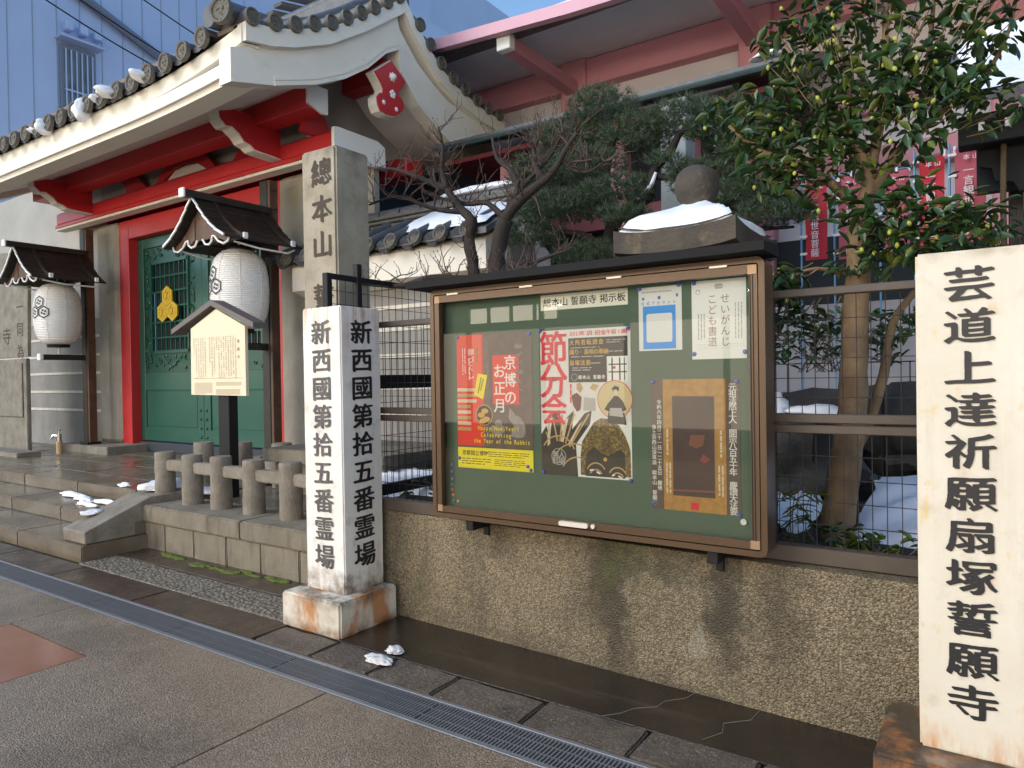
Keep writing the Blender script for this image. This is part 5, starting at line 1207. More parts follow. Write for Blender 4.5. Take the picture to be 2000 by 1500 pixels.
# ------------------------------------------------------------------ small dark well-house roof at far right
sr=thing('small_shrine_roof',(.45,5.9,2.5),'small dark timber roof loaded with snow at the far right above the cream pillar','roof')
pf=[(4.95,3.06),(5.3,3.2),(5.7,3.44),(6.1,3.8)]
MB().band([(y,z+.06) for y,z in pf],[(y,z) for y,z in pf],0,-.28,1.8).build('roof_slope',m_tile_r,sr)
v=[];f=[]
for i in range(25):
    for j in range(9):
        u,w=i/24,j/8; x=-.2+2*u; y=5.02+1.05*w; ed=min(1,min(u*8,w*6+.15)); z=float(np.interp(y,[p[0] for p in pf],[p[1] for p in pf]))+.05+(.13+.05*mnoise.noise(Vector((x*2,y*2,5))))*ed
        v.append((x+.08*mnoise.noise(Vector((y*4,x,2))),y,z))
for i in range(24):
    for j in range(8): a=i*9+j; f.append((a,a+1,a+10,a+9))
o=MB().add(v,f).build('roof_snow',m_snow,smooth=True,recalc=False); tag(o,'deep bluish snow on the small dark roof at the far right','snow')
for k in range(12): x=-.22+k*.17; MB().tube([(x,4.9,3.06),(x,5.1,3.12)],.05,10).build('eave_tile',m_tile_r,sr,smooth='auto')
box('eave_beam',mat('black_old_timber',(.008,.007,.007),.8),sr,-.14,1.8,5.1,5.25,2.86,3.04); box('side_board',m_void,sr,-.05,1.8,5.4,5.46,2.62,2.95)
MB().prism([(-.12,3.04),(-.1,2.9),(-.04,2.88),(-.03,2.76),(.03,2.74),(.05,2.66),(.14,2.64),(.17,2.58),(1.8,2.58),(1.8,3.04)],1,5.26,5.32).build('carved_bracket',mat('black_old_timber',(.008,.007,.007),.8),sr)
for k,x in enumerate((-.02,.11,.24,.37)): box('rafter_end',m_capw,sr,x-.016,x+.016,5.07,5.1,2.93,2.98,.003)
box('post',m_wood,sr,.12,.2,5.55,5.65,.4,3.0); 
rp=MB(); rp.tube([(.09,5.2,2.9),(.085,5.2,2.5),(.09,5.2,2.1)],.016,8); o=rp.build('bell_rope',mat('tan_rope',(.28,.19,.1),.9,wave=(40,'Z',2),bump=1),smooth=True); tag(o,'twisted tan bell rope hanging from the small dark roof','rope')
pp=MB().tube([(.09,5.21,2.1),(.09,5.21,.5)],.022,8).build('wooden_stake',mat('pale_wood',(.5,.42,.28),.7),smooth='auto'); tag(pp,'pale wooden stake below the bell rope, behind the cream pillar','stake')
# ------------------------------------------------------------------ red banners on blue poles
def banner(x,y,zt,zb,w,mt,label,full=True):
    t=thing('banner',(x,y,.4),label,'banner','red prayer banners before the hall')
    v=[];f=[];n=12
    for j in range(n+1):
        for i in range(3): v.append((x+w*i/2,y+.012*math.sin(j*.9+i+x*5),zt+(zb-zt)*j/n))
    for j in range(n):
        for i in range(2): a=j*3+i; f.append((a,a+1,a+4,a+3))
    MB().add(v,f).build('cloth',mt,t,recalc=False,smooth=True)
    MB().tube([(x-.035,y,.4),(x-.035,y,zt+.06)],.009,6).build('pole',m_pole,t,smooth='auto')
    MB().tube([(x-.05,y,zt+.012),(x+w+.02,y,zt+.012)],.006,6).build('cross_rod',m_pole,t)
    tb=MB()
    for k in range(5): zz=zt-(zt-zb)*(k+.2)/4.6; tb.box(x-.045,x+.012,y-.01,y+.004,zz-.012,zz+.008)
    for k in range(3): tb.box(x+w*k/2-.008,x+w*k/2+.008,y-.008,y+.006,zt-.02,zt+.03)
    tb.build('loop',m_capw,t,kind='stuff')
    g=MB(); yy=y-.022
    text(g,'本山',(x+w*.38,yy,zt-.07),(1,0,0),(0,0,1),.045,1,'bold',vertical=False,pitch=.06)
    text(g,'一言観世音菩薩',(x+w*.45,yy,zt-.17),(1,0,0),(0,0,1),.075,.95,'bold',pitch=.077)
    g.build('white_lettering',mat('white_banner_print',(.72,.66,.68),.7),t,recalc=False)
banner(-1.30,6.5,3.16,2.47,.175,m_cban,'bright red banner left of the leafy tree trunk, first of the pair')
banner(-1.035,6.5,3.15,2.45,.2,m_cbanp,'paler red banner partly hidden by the leafy tree trunk')
banner(-.70,6.6,3.15,2.45,.18,m_cbanp,'faded banner just right of the leafy tree trunk')
banner(-.44,6.5,3.2,2.5,.17,m_cban,'bright red banner right of the leafy tree, its top clear of the leaves')
banner(-.20,6.45,3.2,2.45,.2,m_cbanp,'faded pink banner left of the bell rope')
# ------------------------------------------------------------------ garden ground, back wall, rocks, snow
gd=struct(MB().add([(-3.7,3.55,.62),(3,3.55,.62),(3,9,.5),(-3.7,9,.5)],[(0,1,2,3)]).build('garden_soil',m_soil,recalc=False))
g2=struct(MB().add([(-18,7.1,.38),(6,7.1,.36),(6,30,.36),(-18,30,.36)],[(0,1,2,3)]).build('precinct_ground',mat('snow_bounce_gravel',(.82,.83,.87),.8,var=(.5,.5,.5),vs=1.2,bump=.5,bs=20),recalc=False))  # snow cover added here to bounce light up to the hall soffit
g3=struct(MB().add([(-7,4.7,.38),(-3.7,4.7,.38),(-3.7,7.1,.38),(-7,7.1,.38)],[(0,1,2,3)]).build('side_ground',m_soil,recalc=False))
bw=thing('block_wall',(-.4,6.9,.5),'low pale grey block wall at the back of the garden, seen through the fence','wall')
box('wall_core',m_dark,bw,-2.0,3,6.93,7.1,.4,2.1)
for r_ in range(6):
    for c in range(10):
        x=-2.3+(r_%2)*.25+c*.5; MB().box(x+.004,x+.496,6.88,6.95,.5+r_*.27+.004,.5+(r_+1)*.27-.004,.005).build('block',mat('pale_grey_block',(.42,.41,.44),.8,var=(.34,.33,.36),vs=3,bump=.2),bw)
def rock(c,r,seed,label,m=m_rock):
    o=blob(c,r,seed,.45,3,.5).build('rock',m,smooth='auto'); return tag(o,label,'rock')
rock((-1.35,5.6,.75),(.55,.3,.42),3,'dark rock behind the fence, left of the trunk')
rock((-.35,5.9,.95),(.5,.3,.5),5,'tall black rock right of the leaning trunk, behind the fence')
rock((-.75,6.3,1.0),(.9,.3,.35),11,'long low dark rock at the back of the garden')
rock((.2,5.4,.8),(.45,.35,.6),7,'black rock beside the cream pillar edge, behind the fence')
def dot(x0,x1,y,z,label,h=.05,d=.12,seed=1):
    o=blob(((x0+x1)/2,y,z),((x1-x0)/2,d,h),seed,.4,3,.4).build('snow_patch',m_snow,smooth=True); return tag(o,label,'snow','snow lying in the garden')
dot(-1.62,-1.22,5.45,1.22,'rounded snow on the dark rock nearest the notice board frame',.12,.16,2)
dot(-1.28,-.85,5.5,1.2,'knobbly strip of snow on the rock left of the tree trunk',.06,.12,5)
dot(-.5,-.25,5.3,1.16,'thin strip of snow beside the cream pillar at mid fence height',.03,.1,6)
def slope(x0,x1,y0,y1,z0,z1,label,seed,fx=0):
    v=[];f=[];n=18
    for i in range(n+1):
        for j in range(n+1):
            u,w=i/n,j/n; e=mnoise.noise(Vector((u*3+seed,w*3,0)))*.08; z=z0+(z1-z0)*w+fx*u+.05*mnoise.noise(Vector((u*6,w*6,seed)))+.02*mnoise.noise(Vector((u*20,w*20,seed)))
            if i in (0,n) or j in (0,n): z-=.05
            v.append((x0+(x1-x0)*u+(e if i in (0,n) else 0),y0+(y1-y0)*w+(e if j in (0,n) else 0),z))
    for i in range(n):
        for j in range(n): a=i*(n+1)+j; f.append((a,a+n+1,a+n+2,a+1))
    o=MB().add(v,f).build('snow_patch',m_snow,smooth=True,recalc=False); return tag(o,label,'snow','snow lying in the garden')
slope(-.62,.4,4.0,5.1,.6,.84,'sloping bluish snow bank right of the tree foot, behind the fence',3,.14)
slope(-1.35,-.85,4.05,4.75,.6,.73,'flat snow bed left of the tree foot beside the notice board edge',9)
slope(-4.6,-3.2,4.0,4.6,.62,.72,'snow patch low behind the fence between white pillar and notice board',14)
# snow on the steps and pavement
for k,(x,y,z,sx,sy,lb) in enumerate(((-8.35,3.67,.275,.28,.05,'long flat slab of snow on the second step'),(-7.95,3.6,.272,.2,.05,'ragged snow strip on the second step, middle one'),(-7.55,3.62,.275,.2,.055,'snow strip on the second step nearest the cheek stone'),(-7.6,3.47,.268,.2,.04,'thin snow crust on the edge of the second step'),(-7.62,3.86,.41,.09,.05,'small snow lump on the edge of the landing'),(-7.2,3.84,.41,.06,.04,'tiny snow lump on the landing edge next to the cheek stone'),(-6.62,3.72,.49,.13,.22,'snow heap at the top of the sloping cheek stone'),(-6.3,3.95,.44,.2,.12,'snow between the first balusters of the plinth'),(-6.7,3.1,.335,.07,.09,'thin snow scrap halfway up the cheek stone'))):
    o=blob((x,y,z),(sx,sy,.035 if k!=6 else .07),k+20,.5,3,.3).build('snow_patch',m_snow,smooth=True); tag(o,lb,'snow','snow on the entrance steps')
for k,(x,y,sx,sy,lb) in enumerate(((-2.68,2.66,.085,.04,'larger scrap of dirty snow on the kerb in front of the white pillar'),(-2.70,2.80,.05,.035,'smaller scrap of dirty snow behind the larger one on the kerb'))):
    m=blob((x,y,.012),(sx*1.05,sy*1.2,.026),k+40,.35,4,.3); o=m.build('snow_scrap',m_snowd,smooth=True); o.rotation_euler=(0,0,0); tag(o,lb,'snow')
# ------------------------------------------------------------------ background buildings, upper left
ba=thing('clad_building',(-24,14,0),'tall pale blue clad building with a barred window behind the gate roof','building')
box('cladding',m_clad,ba,-30,-22,6,26,0,24,.0)
sm=MB()
for k in range(16): sm.box(-21.999,-21.985,6.4+k*.62,6.42+k*.62,0,24)
sm.build('cladding_seam',mat('cladding_seam_paint',(.3,.33,.42),.5),ba,kind='stuff')
wn=MB().box(-22.0,-21.9,9.55,10.52,8.5,11.3,.02).build('window_frame',m_cladd,ba)
box('window_pane',m_glassb,wn,-21.95,-21.89,9.64,10.43,8.6,11.15)
for k in range(6): box('window_bar',m_clad,wn,-21.87,-21.83,9.66+k*.145,9.69+k*.145,8.6,11.15,.0)
box('window_bar',m_clad,wn,-21.875,-21.835,9.64,10.43,9.95,10.0,.0); box('window_hood',m_clad,ba,-22,-21.6,9.45,10.65,11.38,11.45,.01)
for k in range(3): box('vent_hood',m_clad,ba,-22,-21.75,9.66+k*.4,9.88+k*.4,11.68,11.95,.03)
MB().tube([(-21.85,9.95,12.9),(-21.85,12.45,11.9)],.14,6).build('sloping_conduit',m_cladd,ba)
bb=thing('glazed_building',(-24,15,0),'distant building with glazed upper floor behind the large corner tile','building')
box('wall',m_clad,bb,-27,-22.4,26.1,34,0,22)
box('wall',m_clad,bb,-25,-22.02,26.05,34,0,11)
bc=thing('glazed_building',(-20,20,0),'blue glass fronted building showing between clad wall and gate ridge','building')
box('wall',m_clad,bc,-26,-18,19.0,24,0,15.5); box('balcony_rail',m_cladd,bc,-21.5,-17,18.8,18.95,13.6,13.75)
for k in range(3): box('window',m_glassb,bc,-21.3+k*1.1,-20.35+k*1.1,18.92,19.0,13.9,15.2)
br=thing('sheet_roof',(-12,14,8),'sloping ribbed brown roof glimpsed above the gate tiles','roof')
for k in range(9): MB().prism([(13.0,12.0+k*.13),(15.5,12.6+k*.13),(15.5,12.5+k*.13),(13.0,11.9+k*.13)],0,-17.6+k*.38,-17.26+k*.38).build('roof_strip',m_rback,br)
# overhead wires
for k,(a,b,lb) in enumerate((((-20,6,12.2),(-20,16,10.3),'upper dark overhead cable in front of the clad building'),((-20,6,12.9),(-20,17,10.4),'second dark overhead cable, the higher one at left'),((-20,9.5,12.9),(-20,20,11.6),'thin overhead cable crossing to the corner tile'))):
    P=[(a[0]+(b[0]-a[0])*t/12,a[1]+(b[1]-a[1])*t/12,a[2]+(b[2]-a[2])*t/12-.5*math.sin(math.pi*t/12)) for t in range(13)]
    o=MB().tube(P,.02,5).build('overhead_cable',m_black,smooth=True); tag(o,lb,'cable')
# ------------------------------------------------------------------ shops across the street (seen in the glass)
sh=thing('shop_front',(-3,-6.5,0),'lit shop front across the street, seen only as a reflection in the board glass','shop')
box('wall',m_grey,sh,-18,12,-7.6,-6.6,4.65,5.0); box('fascia_panel',m_grey,sh,-18,12,-7.0,-6.9,2.56,3.38); box('stall_riser',m_cladd,sh,-18,12,-6.9,-6.6,0,.45)
m_lit=mat('lit_shop_window',(.3,.25,.2),.3,emit=(1,.86,.68),es=6.5); m_dim=mat('dim_shop_interior',(.12,.1,.08),.5,emit=(1,.84,.66),es=2.2); m_lamp=mat('shop_downlight',(1,1,1),.3,emit=(1,.95,.85),es=30)
for k in range(4): box('small_lit_window',m_lit,sh,-10.0+k*.62,-9.5+k*.62,-6.89,-6.87,2.72,3.08,0)
for k in range(15):
    x=-18+k*2
    MB().box(x+.06,x+.94,-6.9,-6.88,3.4,4.6).box(x+1.02,x+1.94,-6.9,-6.88,3.4,4.6).build('fill_transom_window',m_lit,sh)  # glowing row added as warm fill, above what the board glass reflects
    box('display_window',m_dim,sh,x+.06,x+1.94,-6.9,-6.88,.46,2.55,0)
    box('mullion',m_bronzed,sh,x-.05,x+.05,-6.95,-6.8,.45,4.64)
    if k%2: box('downlight',m_lamp,sh,x+.4,x+.5,-6.87,-6.86,3.0,3.04,0)
box('transom_bar',m_bronzed,sh,-18,12,-6.94,-6.82,2.56,2.74)

# ------------------------------------------------------------------ trees
def limb(m,P,r0,r1,n=8,jit=.15,seed=0):
    P=[Vector(p) for p in P]; Q=[]
    for i in range(len(P)-1):
        a=P[max(i-1,0)];b=P[i];c=P[i+1];d=P[min(i+2,len(P)-1)]
        for t in range(4):
            u=t/4; Q.append(.5*((2*b)+(-a+c)*u+(2*a-5*b+4*c-d)*u*u+(-a+3*b-3*c+d)*u**3))
    Q.append(P[-1]); k=len(Q)
    m.tube(Q,[r0+(r1-r0)*i/(k-1) for i in range(k)],n,jit=jit,seed=seed); return Q
# bare plum tree
pt_=thing('plum_tree',(-3.15,4.4,.62),'bare dark gnarled plum tree with red-brown twigs between granite pillar and notice board','tree')
rg=random.Random(12)
tk=MB(); tw_=MB()
def Y4(x,z,y=4.4): return (x,y,z)
trunk=[(-3.05,4.45,.6),(-3.14,4.42,1.4),(-3.1,4.4,2.0),(-3.11,4.4,2.31),(-3.07,4.4,2.55),(-3.02,4.4,2.7)]
limbs=[
 (trunk,.085,.058),
 ([(-3.02,4.4,2.7),(-2.92,4.38,2.78),(-2.74,4.36,2.87),(-2.58,4.36,2.96),(-2.46,4.34,3.09),(-2.34,4.32,3.2)],.05,.014),
 ([(-3.03,4.4,2.68),(-2.98,4.42,2.8),(-2.93,4.45,2.93),(-3.0,4.46,3.07),(-3.14,4.48,3.2),(-3.2,4.5,3.38)],.042,.01),
 ([(-2.66,4.36,2.92),(-2.74,4.4,3.05),(-2.78,4.45,3.18),(-2.72,4.45,3.32)],.024,.008),
 ([(-2.95,4.44,2.9),(-2.82,4.5,3.02),(-2.68,4.55,3.18),(-2.6,4.55,3.3)],.024,.008),
 ([(-3.1,4.4,2.0),(-3.25,4.35,2.2),(-3.28,4.33,2.4),(-3.3,4.32,2.58),(-3.26,4.3,2.7),(-3.38,4.3,2.82),(-3.5,4.3,2.98)],.055,.03),
 ([(-3.5,4.3,2.98),(-3.55,4.3,3.15),(-3.52,4.28,3.3),(-3.56,4.28,3.47)],.028,.008),
 ([(-3.5,4.3,2.98),(-3.66,4.25,3.06),(-3.8,4.2,3.13),(-3.98,4.2,3.2),(-4.18,4.2,3.24)],.028,.008),
 ([(-3.34,4.3,2.78),(-3.5,4.2,2.8),(-3.65,4.15,2.86),(-3.85,4.1,2.94),(-4.1,4.05,2.9)],.022,.007),
 ([(-3.05,4.42,2.72),(-3.18,4.4,2.84),(-3.36,4.38,2.86),(-3.58,4.36,2.93),(-3.8,4.36,3.02)],.026,.008),
 ([(-2.5,4.35,3.05),(-2.42,4.4,2.96),(-2.3,4.4,2.93),(-2.18,4.4,2.98)],.016,.006),
 ([(-2.95,4.1,2.2),(-3.1,3.95,2.2),(-3.3,3.85,2.22),(-3.5,3.8,2.18),(-3.75,3.8,2.2),(-4.0,3.8,2.24)],.035,.01),
 ([(-3.1,4.2,2.1),(-2.85,4.0,2.16),(-2.6,3.9,2.2),(-2.4,3.9,2.26),(-2.2,3.9,2.3)],.03,.008),
]
for k,(P,a,b) in enumerate(limbs):
    m=MB(); Q=limb(m,P,a,b,8,.3,k); m.build('trunk' if k==0 else 'branch',m_barkd,pt_,smooth=True)
    if k==0: continue
    for _ in range(17 if k not in (11,12) else 22):
        i=rg.randint(2,len(Q)-1); p=Q[i].copy(); d=Vector((rg.uniform(-1,1),rg.uniform(-.6,.6),rg.uniform(-.25,1))).normalized(); L=rg.uniform(.06,.3); s=[p]; 
        for t in range(4): d=(d+Vector((rg.uniform(-.5,.5),rg.uniform(-.4,.4),rg.uniform(-.3,.5)))).normalized(); s.append(s[-1]+d*L/4)
        r=rg.uniform(.003,.0075); tw_.tube(s,[r,r*.85,r*.7,r*.55,r*.35],5)
        for _2 in range(3):
            j=rg.randint(1,4); q=s[j]; e=(d+Vector((rg.uniform(-1,1),rg.uniform(-1,1),rg.uniform(-.5,1)))).normalized(); l2=rg.uniform(.03,.12); q1=q+e*l2*.5+Vector((0,0,.01)); q2=q1+(e+Vector((rg.uniform(-.6,.6),0,rg.uniform(-.2,.6)))).normalized()*l2*.6
            tw_.tube([q,q1,q2],[r*.5,r*.4,.0012],4)
            tw_.tube([q2,q2+e*.01],[.004,.002],4)
tw_.build('twigs',m_twig,pt_,smooth=True,kind='stuff')

# pine
pn=thing('pine_tree',(-2.75,5.6,.6),'dark cloud-pruned pine tree with dense needle pads behind the notice board','tree')
for k,(P,a,b) in enumerate([([(-2.6,5.6,.6),(-2.75,5.6,1.5),(-2.78,5.55,2.2),(-2.72,5.5,2.62),(-2.6,5.5,2.88)],.1,.06),([(-2.6,5.5,2.88),(-2.45,5.48,2.9),(-2.3,5.48,3.0),(-2.28,5.5,3.18),(-2.13,5.5,3.32),(-2.04,5.5,3.45),(-1.9,5.5,3.5)],.05,.02),([(-2.62,5.5,2.85),(-2.85,5.5,3.06),(-3.12,5.5,3.12),(-3.3,5.5,3.2)],.045,.015),([(-2.72,5.5,2.6),(-2.9,5.4,2.72),(-3.15,5.35,2.78),(-3.35,5.3,2.85)],.04,.012),([(-2.7,5.5,2.7),(-2.5,5.4,2.82),(-2.3,5.35,2.84)],.035,.012),([(-2.28,5.5,3.15),(-2.1,5.5,3.1),(-1.85,5.5,3.1),(-1.6,5.5,3.15)],.03,.01),([(-2.5,5.6,2.6),(-2.0,5.6,2.66),(-1.5,5.6,2.62),(-1.2,5.6,2.6)],.035,.01),([(-2.8,5.5,3.0),(-2.7,5.5,3.3),(-2.6,5.5,3.6),(-2.5,5.5,3.75)],.035,.012)]):
    m=MB(); limb(m,P,a,b,8,.35,k+30); m.build('trunk' if k==0 else 'branch',m_barkp,pn,smooth=True)
def pad(cx,cy,cz,rx,ry,rz_,nt,seed):
    rg=np.random.default_rng(seed); M_=MB(); v=[];f=[]
    for _ in range(nt):
        while True:
            p=rg.uniform(-1,1,3)
            if (p**2).sum()<1 and p[2]>-.55: break
        c=Vector((cx+p[0]*rx,cy+p[1]*ry,cz+p[2]*rz_)); ax=Vector((p[0]*.7+rg.uniform(-.4,.4),p[1]*.5+rg.uniform(-.4,.4),1.0)).normalized()
        L=rg.uniform(.055,.085)
        for k in range(13):
            d=(ax*.75+Vector(tuple(rg.uniform(-.85,.85,3)))).normalized(); w=d.cross(Vector(tuple(rg.uniform(-1,1,3)))).normalized()*.0022
            o=len(v); v+=[c-w,c+w,c+d*L]; f.append((o,o+1,o+2))
    M_.add(v,f); return M_
for k,(a,z,rx,rz_,n_,yy) in enumerate([(-3.4,3.35,.3,.18,330,5.5),(-3.05,3.6,.36,.2,520,5.5),(-2.7,3.78,.3,.16,420,5.45),(-2.45,3.5,.35,.2,480,5.55),(-2.9,3.28,.42,.16,500,5.4),(-3.3,3.02,.3,.13,300,5.4),(-2.95,2.92,.42,.15,600,5.25),(-3.3,2.72,.3,.12,300,5.2),(-2.5,2.98,.3,.14,380,5.25),(-2.4,2.76,.22,.1,200,5.2),(-2.0,3.55,.32,.15,420,5.5),(-1.65,3.45,.35,.18,520,5.5),(-1.45,3.22,.3,.18,420,5.45),(-1.85,3.05,.3,.16,360,5.5),(-1.55,2.85,.3,.14,380,5.5),(-1.28,2.68,.28,.14,380,5.4),(-1.8,2.62,.3,.14,330,5.5),(-2.15,3.2,.18,.1,130,5.5),(-2.75,2.5,.35,.12,260,5.3)]):
    pad(a,yy,z,rx,.34,rz_,int(n_*.95),k).build('needle_pad',m_need,pn,recalc=False,kind='stuff')
m=MB(); m.tube([(-2.46,5.46,2.965),(-2.36,5.45,2.98),(-2.28,5.46,3.06),(-2.24,5.46,3.16)],[.01,.022,.025,.012],8,jit=.5); o=m.build('branch_snow',m_snow,smooth=True); tag(o,'thin line of snow on the forked pine branch','snow')

# broadleaf tree (camellia) -- leaf prototypes
def leafmesh(name,m,L=.07,W=.03):
    v=[(0,0,0)];f=[]; S_=[(.2,.55),(.45,1),(.7,.8),(.88,.4)]
    for t,w in S_: v+=[(t*L,-w*W/2,.006*w-.01*t*t),(t*L,0,-.004-.01*t*t),(t*L,w*W/2,.006*w-.01*t*t)]
    v.append((L,0,-.016)); f=[(0,1,2),(0,2,3)]
    for i in range(3):
        a=1+i*3; f+=[(a,a+3,a+4,a+1),(a+1,a+4,a+5,a+2)]
    f+=[(10,13,11),(11,13,12)]
    me=bpy.data.meshes.new(name); me.from_pydata(v,[],f); me.materials.append(m); me.polygons.foreach_set('use_smooth',[True]*len(me.polygons)); return me
lA=leafmesh('leaf',m_leaf); lB=leafmesh('leaf',m_leaf2,.062,.028); 
ct=thing('camellia_tree',(-.6,4.1,.64),'tall glossy-leaved broadleaf tree with pale buds and tan trunk behind the right-hand fence','tree')
LB=[([(-.68,4.05,.6),(-.645,4.08,.9),(-.60,4.1,1.3),(-.58,4.1,1.7),(-.56,4.1,2.06),(-.55,4.1,2.32)],.085,.055),
 ([(-.55,4.1,2.3),(-.51,4.1,2.45),(-.53,4.1,2.6),(-.62,4.1,2.8),(-.74,4.1,2.96),(-.92,4.1,3.08)],.045,.012),
 ([(-.55,4.1,2.32),(-.47,4.12,2.48),(-.40,4.15,2.6),(-.29,4.2,2.72),(-.14,4.2,2.85)],.04,.012),
 ([(-.5,4.1,2.5),(-.46,4.1,2.75),(-.43,4.1,3.0),(-.42,4.1,3.4)],.03,.012),
 ([(-.55,4.1,2.35),(-.68,4.05,2.5),(-.85,4.0,2.62),(-1.05,4.0,2.74),(-1.2,4.0,2.9)],.03,.008),
 ([(-.29,4.2,2.72),(-.25,4.2,3.0),(-.22,4.2,3.3),(-.2,4.2,3.6)],.018,.008),
 ([(-.62,4.1,2.8),(-.6,4.15,3.05),(-.66,4.2,3.35)],.02,.008),
 ([(-.66,4.1,.95),(-.55,4.25,1.2),(-.47,4.3,1.48),(-.42,4.35,1.78),(-.28,4.4,1.98)],.035,.016),
 ([(-.5,4.1,2.2),(-.35,4.0,2.25),(-.15,4.0,2.3)],.02,.008),([(-.57,4.1,2.0),(-.75,4.0,2.05),(-.9,3.95,2.0)],.015,.006),
 ([(-.14,4.2,2.85),(.0,4.2,2.95),(.1,4.2,3.15),(.14,4.2,3.4)],.014,.006)]
for k,(P,a,b) in enumerate(LB):
    m=MB(); limb(m,P,a,b,10,.18,k+50); m.build('trunk' if k==0 else 'branch',m_bark,ct,smooth=True)
rgn=np.random.default_rng(21)
clus=[(-1.12,4.0,2.92,.22,.2,.17,150),(-.98,4.0,2.68,.2,.2,.15,130),(-.78,4.0,2.74,.24,.2,.18,190),(-.72,4.1,3.02,.24,.22,.17,170),(-.86,4.1,3.3,.22,.2,.16,140),(-.62,4.1,3.42,.26,.22,.18,180),(-.48,4.0,2.98,.26,.22,.2,200),(-.36,4.1,3.28,.24,.2,.17,120),(-.24,4.0,2.88,.25,.2,.17,190),(-.42,3.95,2.66,.28,.2,.14,170),(-.1,4.1,3.02,.18,.18,.15,110),(.02,4.1,3.22,.16,.2,.2,120),(-.02,4.1,2.78,.16,.15,.12,90),(.12,4.1,3.5,.18,.2,.2,130),(-.12,4.2,3.6,.2,.2,.12,70),(-.84,4.0,2.5,.2,.16,.1,80),
 (-.45,3.9,2.28,.24,.2,.1,120),(-.24,3.9,2.18,.24,.2,.13,170),(-.4,3.95,2.08,.26,.18,.08,110),(-.1,3.95,2.2,.18,.18,.13,120),(-.88,3.9,1.98,.1,.1,.1,60),(-.8,4.1,1.8,.16,.12,.08,40),(-.3,4.2,1.75,.14,.12,.08,40),(-.62,4.0,2.5,.12,.12,.1,40),(-.3,3.95,2.42,.14,.12,.08,40)]
LV=[]
for (x,y,z,rx,ry,rz_,n_) in clus:
    for _ in range(int(n_*.88)):
        while True:
            p=rgn.uniform(-1,1,3)
            if (p**2).sum()<1.05: break
        LV.append((x+p[0]*rx*1.1,y+p[1]*ry,z+p[2]*rz_*1.1,rgn.uniform(0,6.28),rgn.uniform(-1.1,.5),rgn.uniform(-.9,.9),rgn.uniform(.75,1.6),rgn.random()<(.2 if z>2.4 else .15)))
LV.sort(key=lambda q:q[1]-q[2]*.1)
fv={False:[[],[]],True:[[],[]]}
for k,q in enumerate(LV):
    me=lB if q[7] else lA
    if k<300:
        o=inst(me,'leaf',ct,q[:3],(q[5],-q[4],q[3]),(q[6],q[6],q[6]))
    else:
        Mx=Matrix.Translation(q[:3])@Matrix.Rotation(q[3],4,'Z')@Matrix.Rotation(-q[4],4,'Y')@Matrix.Rotation(q[5],4,'X')@Matrix.Scale(q[6],4)
        V,F=fv[q[7]]; o=len(V); V+=[tuple(Mx@w.co) for w in me.vertices]; F+=[tuple(i+o for i in pl2.vertices) for pl2 in me.polygons]
MB().add(fv[False][0],fv[False][1]).build('foliage',m_leaf,ct,recalc=False,smooth=True,kind='stuff')
MB().add(fv[True][0],fv[True][1]).build('young_foliage',m_leaf2,ct,recalc=False,smooth=True,kind='stuff')
bd=MB().lathe((0,0,0),[(.001,-.014),(.009,-.006),(.011,.002),(.008,.011),(.001,.017)],8).build('bud',m_bud,smooth=True); bdm=bd.data; bpy.data.objects.remove(bd)
for k in range(65):
    q=LV[int(rgn.integers(0,len(LV)*.5))]; inst(bdm,'bud',ct,(q[0],q[1]-.02,q[2]+.01),(rgn.uniform(-.6,.6),rgn.uniform(-.6,.6),0))
tg=MB()
for k in range(260):
    q=LV[int(rgn.integers(0,len(LV)))]; p=Vector(q[:3]); c=Vector((-.52,4.1,2.55)) if p.z>2.4 else Vector((-.5,4.0,2.15)); e=p+(c-p)*rgn.uniform(.15,.3); tg.tube([e,(p+e)/2+Vector((0,0,-.01)),p],[.004,.003,.0015],4)
tg.build('twigs',m_bark,ct,smooth=True,kind='stuff')
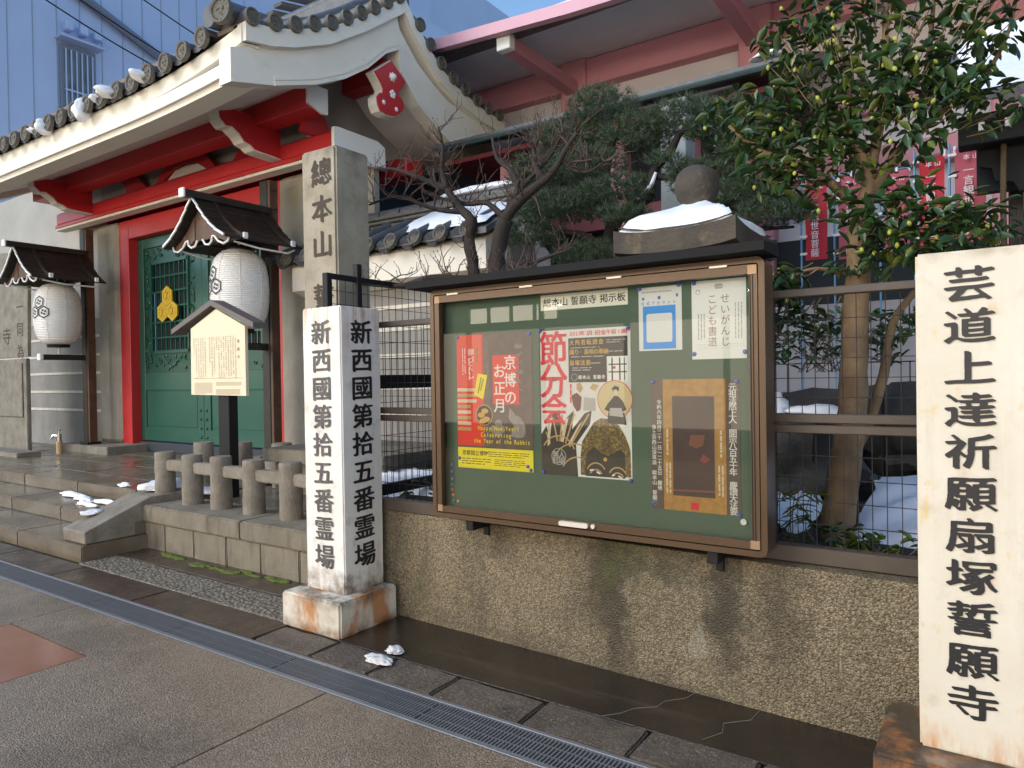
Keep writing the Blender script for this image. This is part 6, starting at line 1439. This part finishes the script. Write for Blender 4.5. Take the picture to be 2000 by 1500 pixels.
# low garden plants along the fence foot
def shrub(c,r,n_,label,cat='shrub',L=1.0,up=.3,mm=None,nm='shrub'):
    t=thing(nm,c,label,cat); V=[];F=[]; me=lA
    for _ in range(n_):
        p=rgn.uniform(-1,1,3); 
        Mx=Matrix.Translation((c[0]+p[0]*r[0],c[1]+p[1]*r[1],c[2]+r[2]*(.5+.5*p[2])))@Matrix.Rotation(rgn.uniform(0,6.28),4,'Z')@Matrix.Rotation(-rgn.uniform(-.6,1.0),4,'Y')@Matrix.Rotation(rgn.uniform(-.7,.7),4,'X')@Matrix.Scale(rgn.uniform(.7,1.4)*L,4)
        o=len(V); V+=[tuple(Mx@w.co) for w in me.vertices]; F+=[tuple(i+o for i in pl2.vertices) for pl2 in me.polygons]
    MB().add(V,F).build('leaves',mm or m_leaf,t,recalc=False,smooth=True,kind='stuff')
    s=MB()
    for _ in range(max(3,n_//14)): s.tube([(c[0]+rgn.uniform(-.3,.3)*r[0],c[1],c[2]-.05),(c[0]+rgn.uniform(-.8,.8)*r[0],c[1]+rgn.uniform(-.5,.5)*r[1],c[2]+r[2]*rgn.uniform(.5,.9))],.004,4)
    s.build('stems',m_twig,t,kind='stuff'); return t
shrub((-.72,3.62,.66),(.28,.1,.1),60,'low leafy ground plants at the foot of the broadleaf tree behind the bottom rail')
shrub((-.38,3.55,.66),(.2,.08,.1),45,'fresh green low plants beside the cream pillar behind the bottom rail',mm=m_leaf2)
shrub((-.93,3.9,1.72),(.12,.12,.25),70,'small dark leafed bush just right of the notice board, above the middle rail')
shrub((-3.35,4.1,.62),(.35,.2,.12),70,'dark low shrub behind the fence between white pillar and notice board')
shrub((-.95,5.2,1.55),(.5,.2,.35),330,'dark broad shrub behind the trunk at mid height')
shrub((.2,5.3,1.9),(.3,.25,.5),300,'dark shrub beyond the cream pillar below the bell rope')
# bamboo grass
bg_=thing('bamboo_grass',(-.92,3.75,.66),'slender bamboo grass stems beside the notice board edge behind the fence','plant')
s=MB();V=[];F=[]; me=leafmesh('blade',m_leaf2,.13,.016)
for k in range(9):
    x0=-.98+.03*k; top=(x0+rgn.uniform(-.1,.12),3.75+rgn.uniform(-.05,.05),rgn.uniform(.85,1.08)); s.tube([(x0,3.75,.64),((x0+top[0])/2-.01,3.75,(.64+top[2])/2+.03),top],.0025,4)
    for j in range(5):
        t_=rgn.uniform(.4,1); p=Vector((x0+(top[0]-x0)*t_,3.75,.64+(top[2]-.64)*t_)); Mx=Matrix.Translation(p)@Matrix.Rotation(rgn.choice((0.2,3.0,-.3,3.4,1.5)),4,'Z')@Matrix.Rotation(rgn.uniform(-.1,.7),4,'Y')@Matrix.Scale(rgn.uniform(.6,1),4)
        o=len(V); V+=[tuple(Mx@w.co) for w in me.vertices]; F+=[tuple(i+o for i in pl2.vertices) for pl2 in me.polygons]
s.build('stems',m_leaf2,bg_,kind='stuff'); MB().add(V,F).build('blades',m_leaf2,bg_,recalc=False,kind='stuff')
# slim support poles in the garden
for k,(x,y,z) in enumerate(((-.62,5.6,1.85),)):
    o=MB().tube([(x,y,.6),(x,y,z)],.012,6).build('garden_stake',m_black); tag(o,'thin dark stake with pale tip behind the tree trunk','stake')
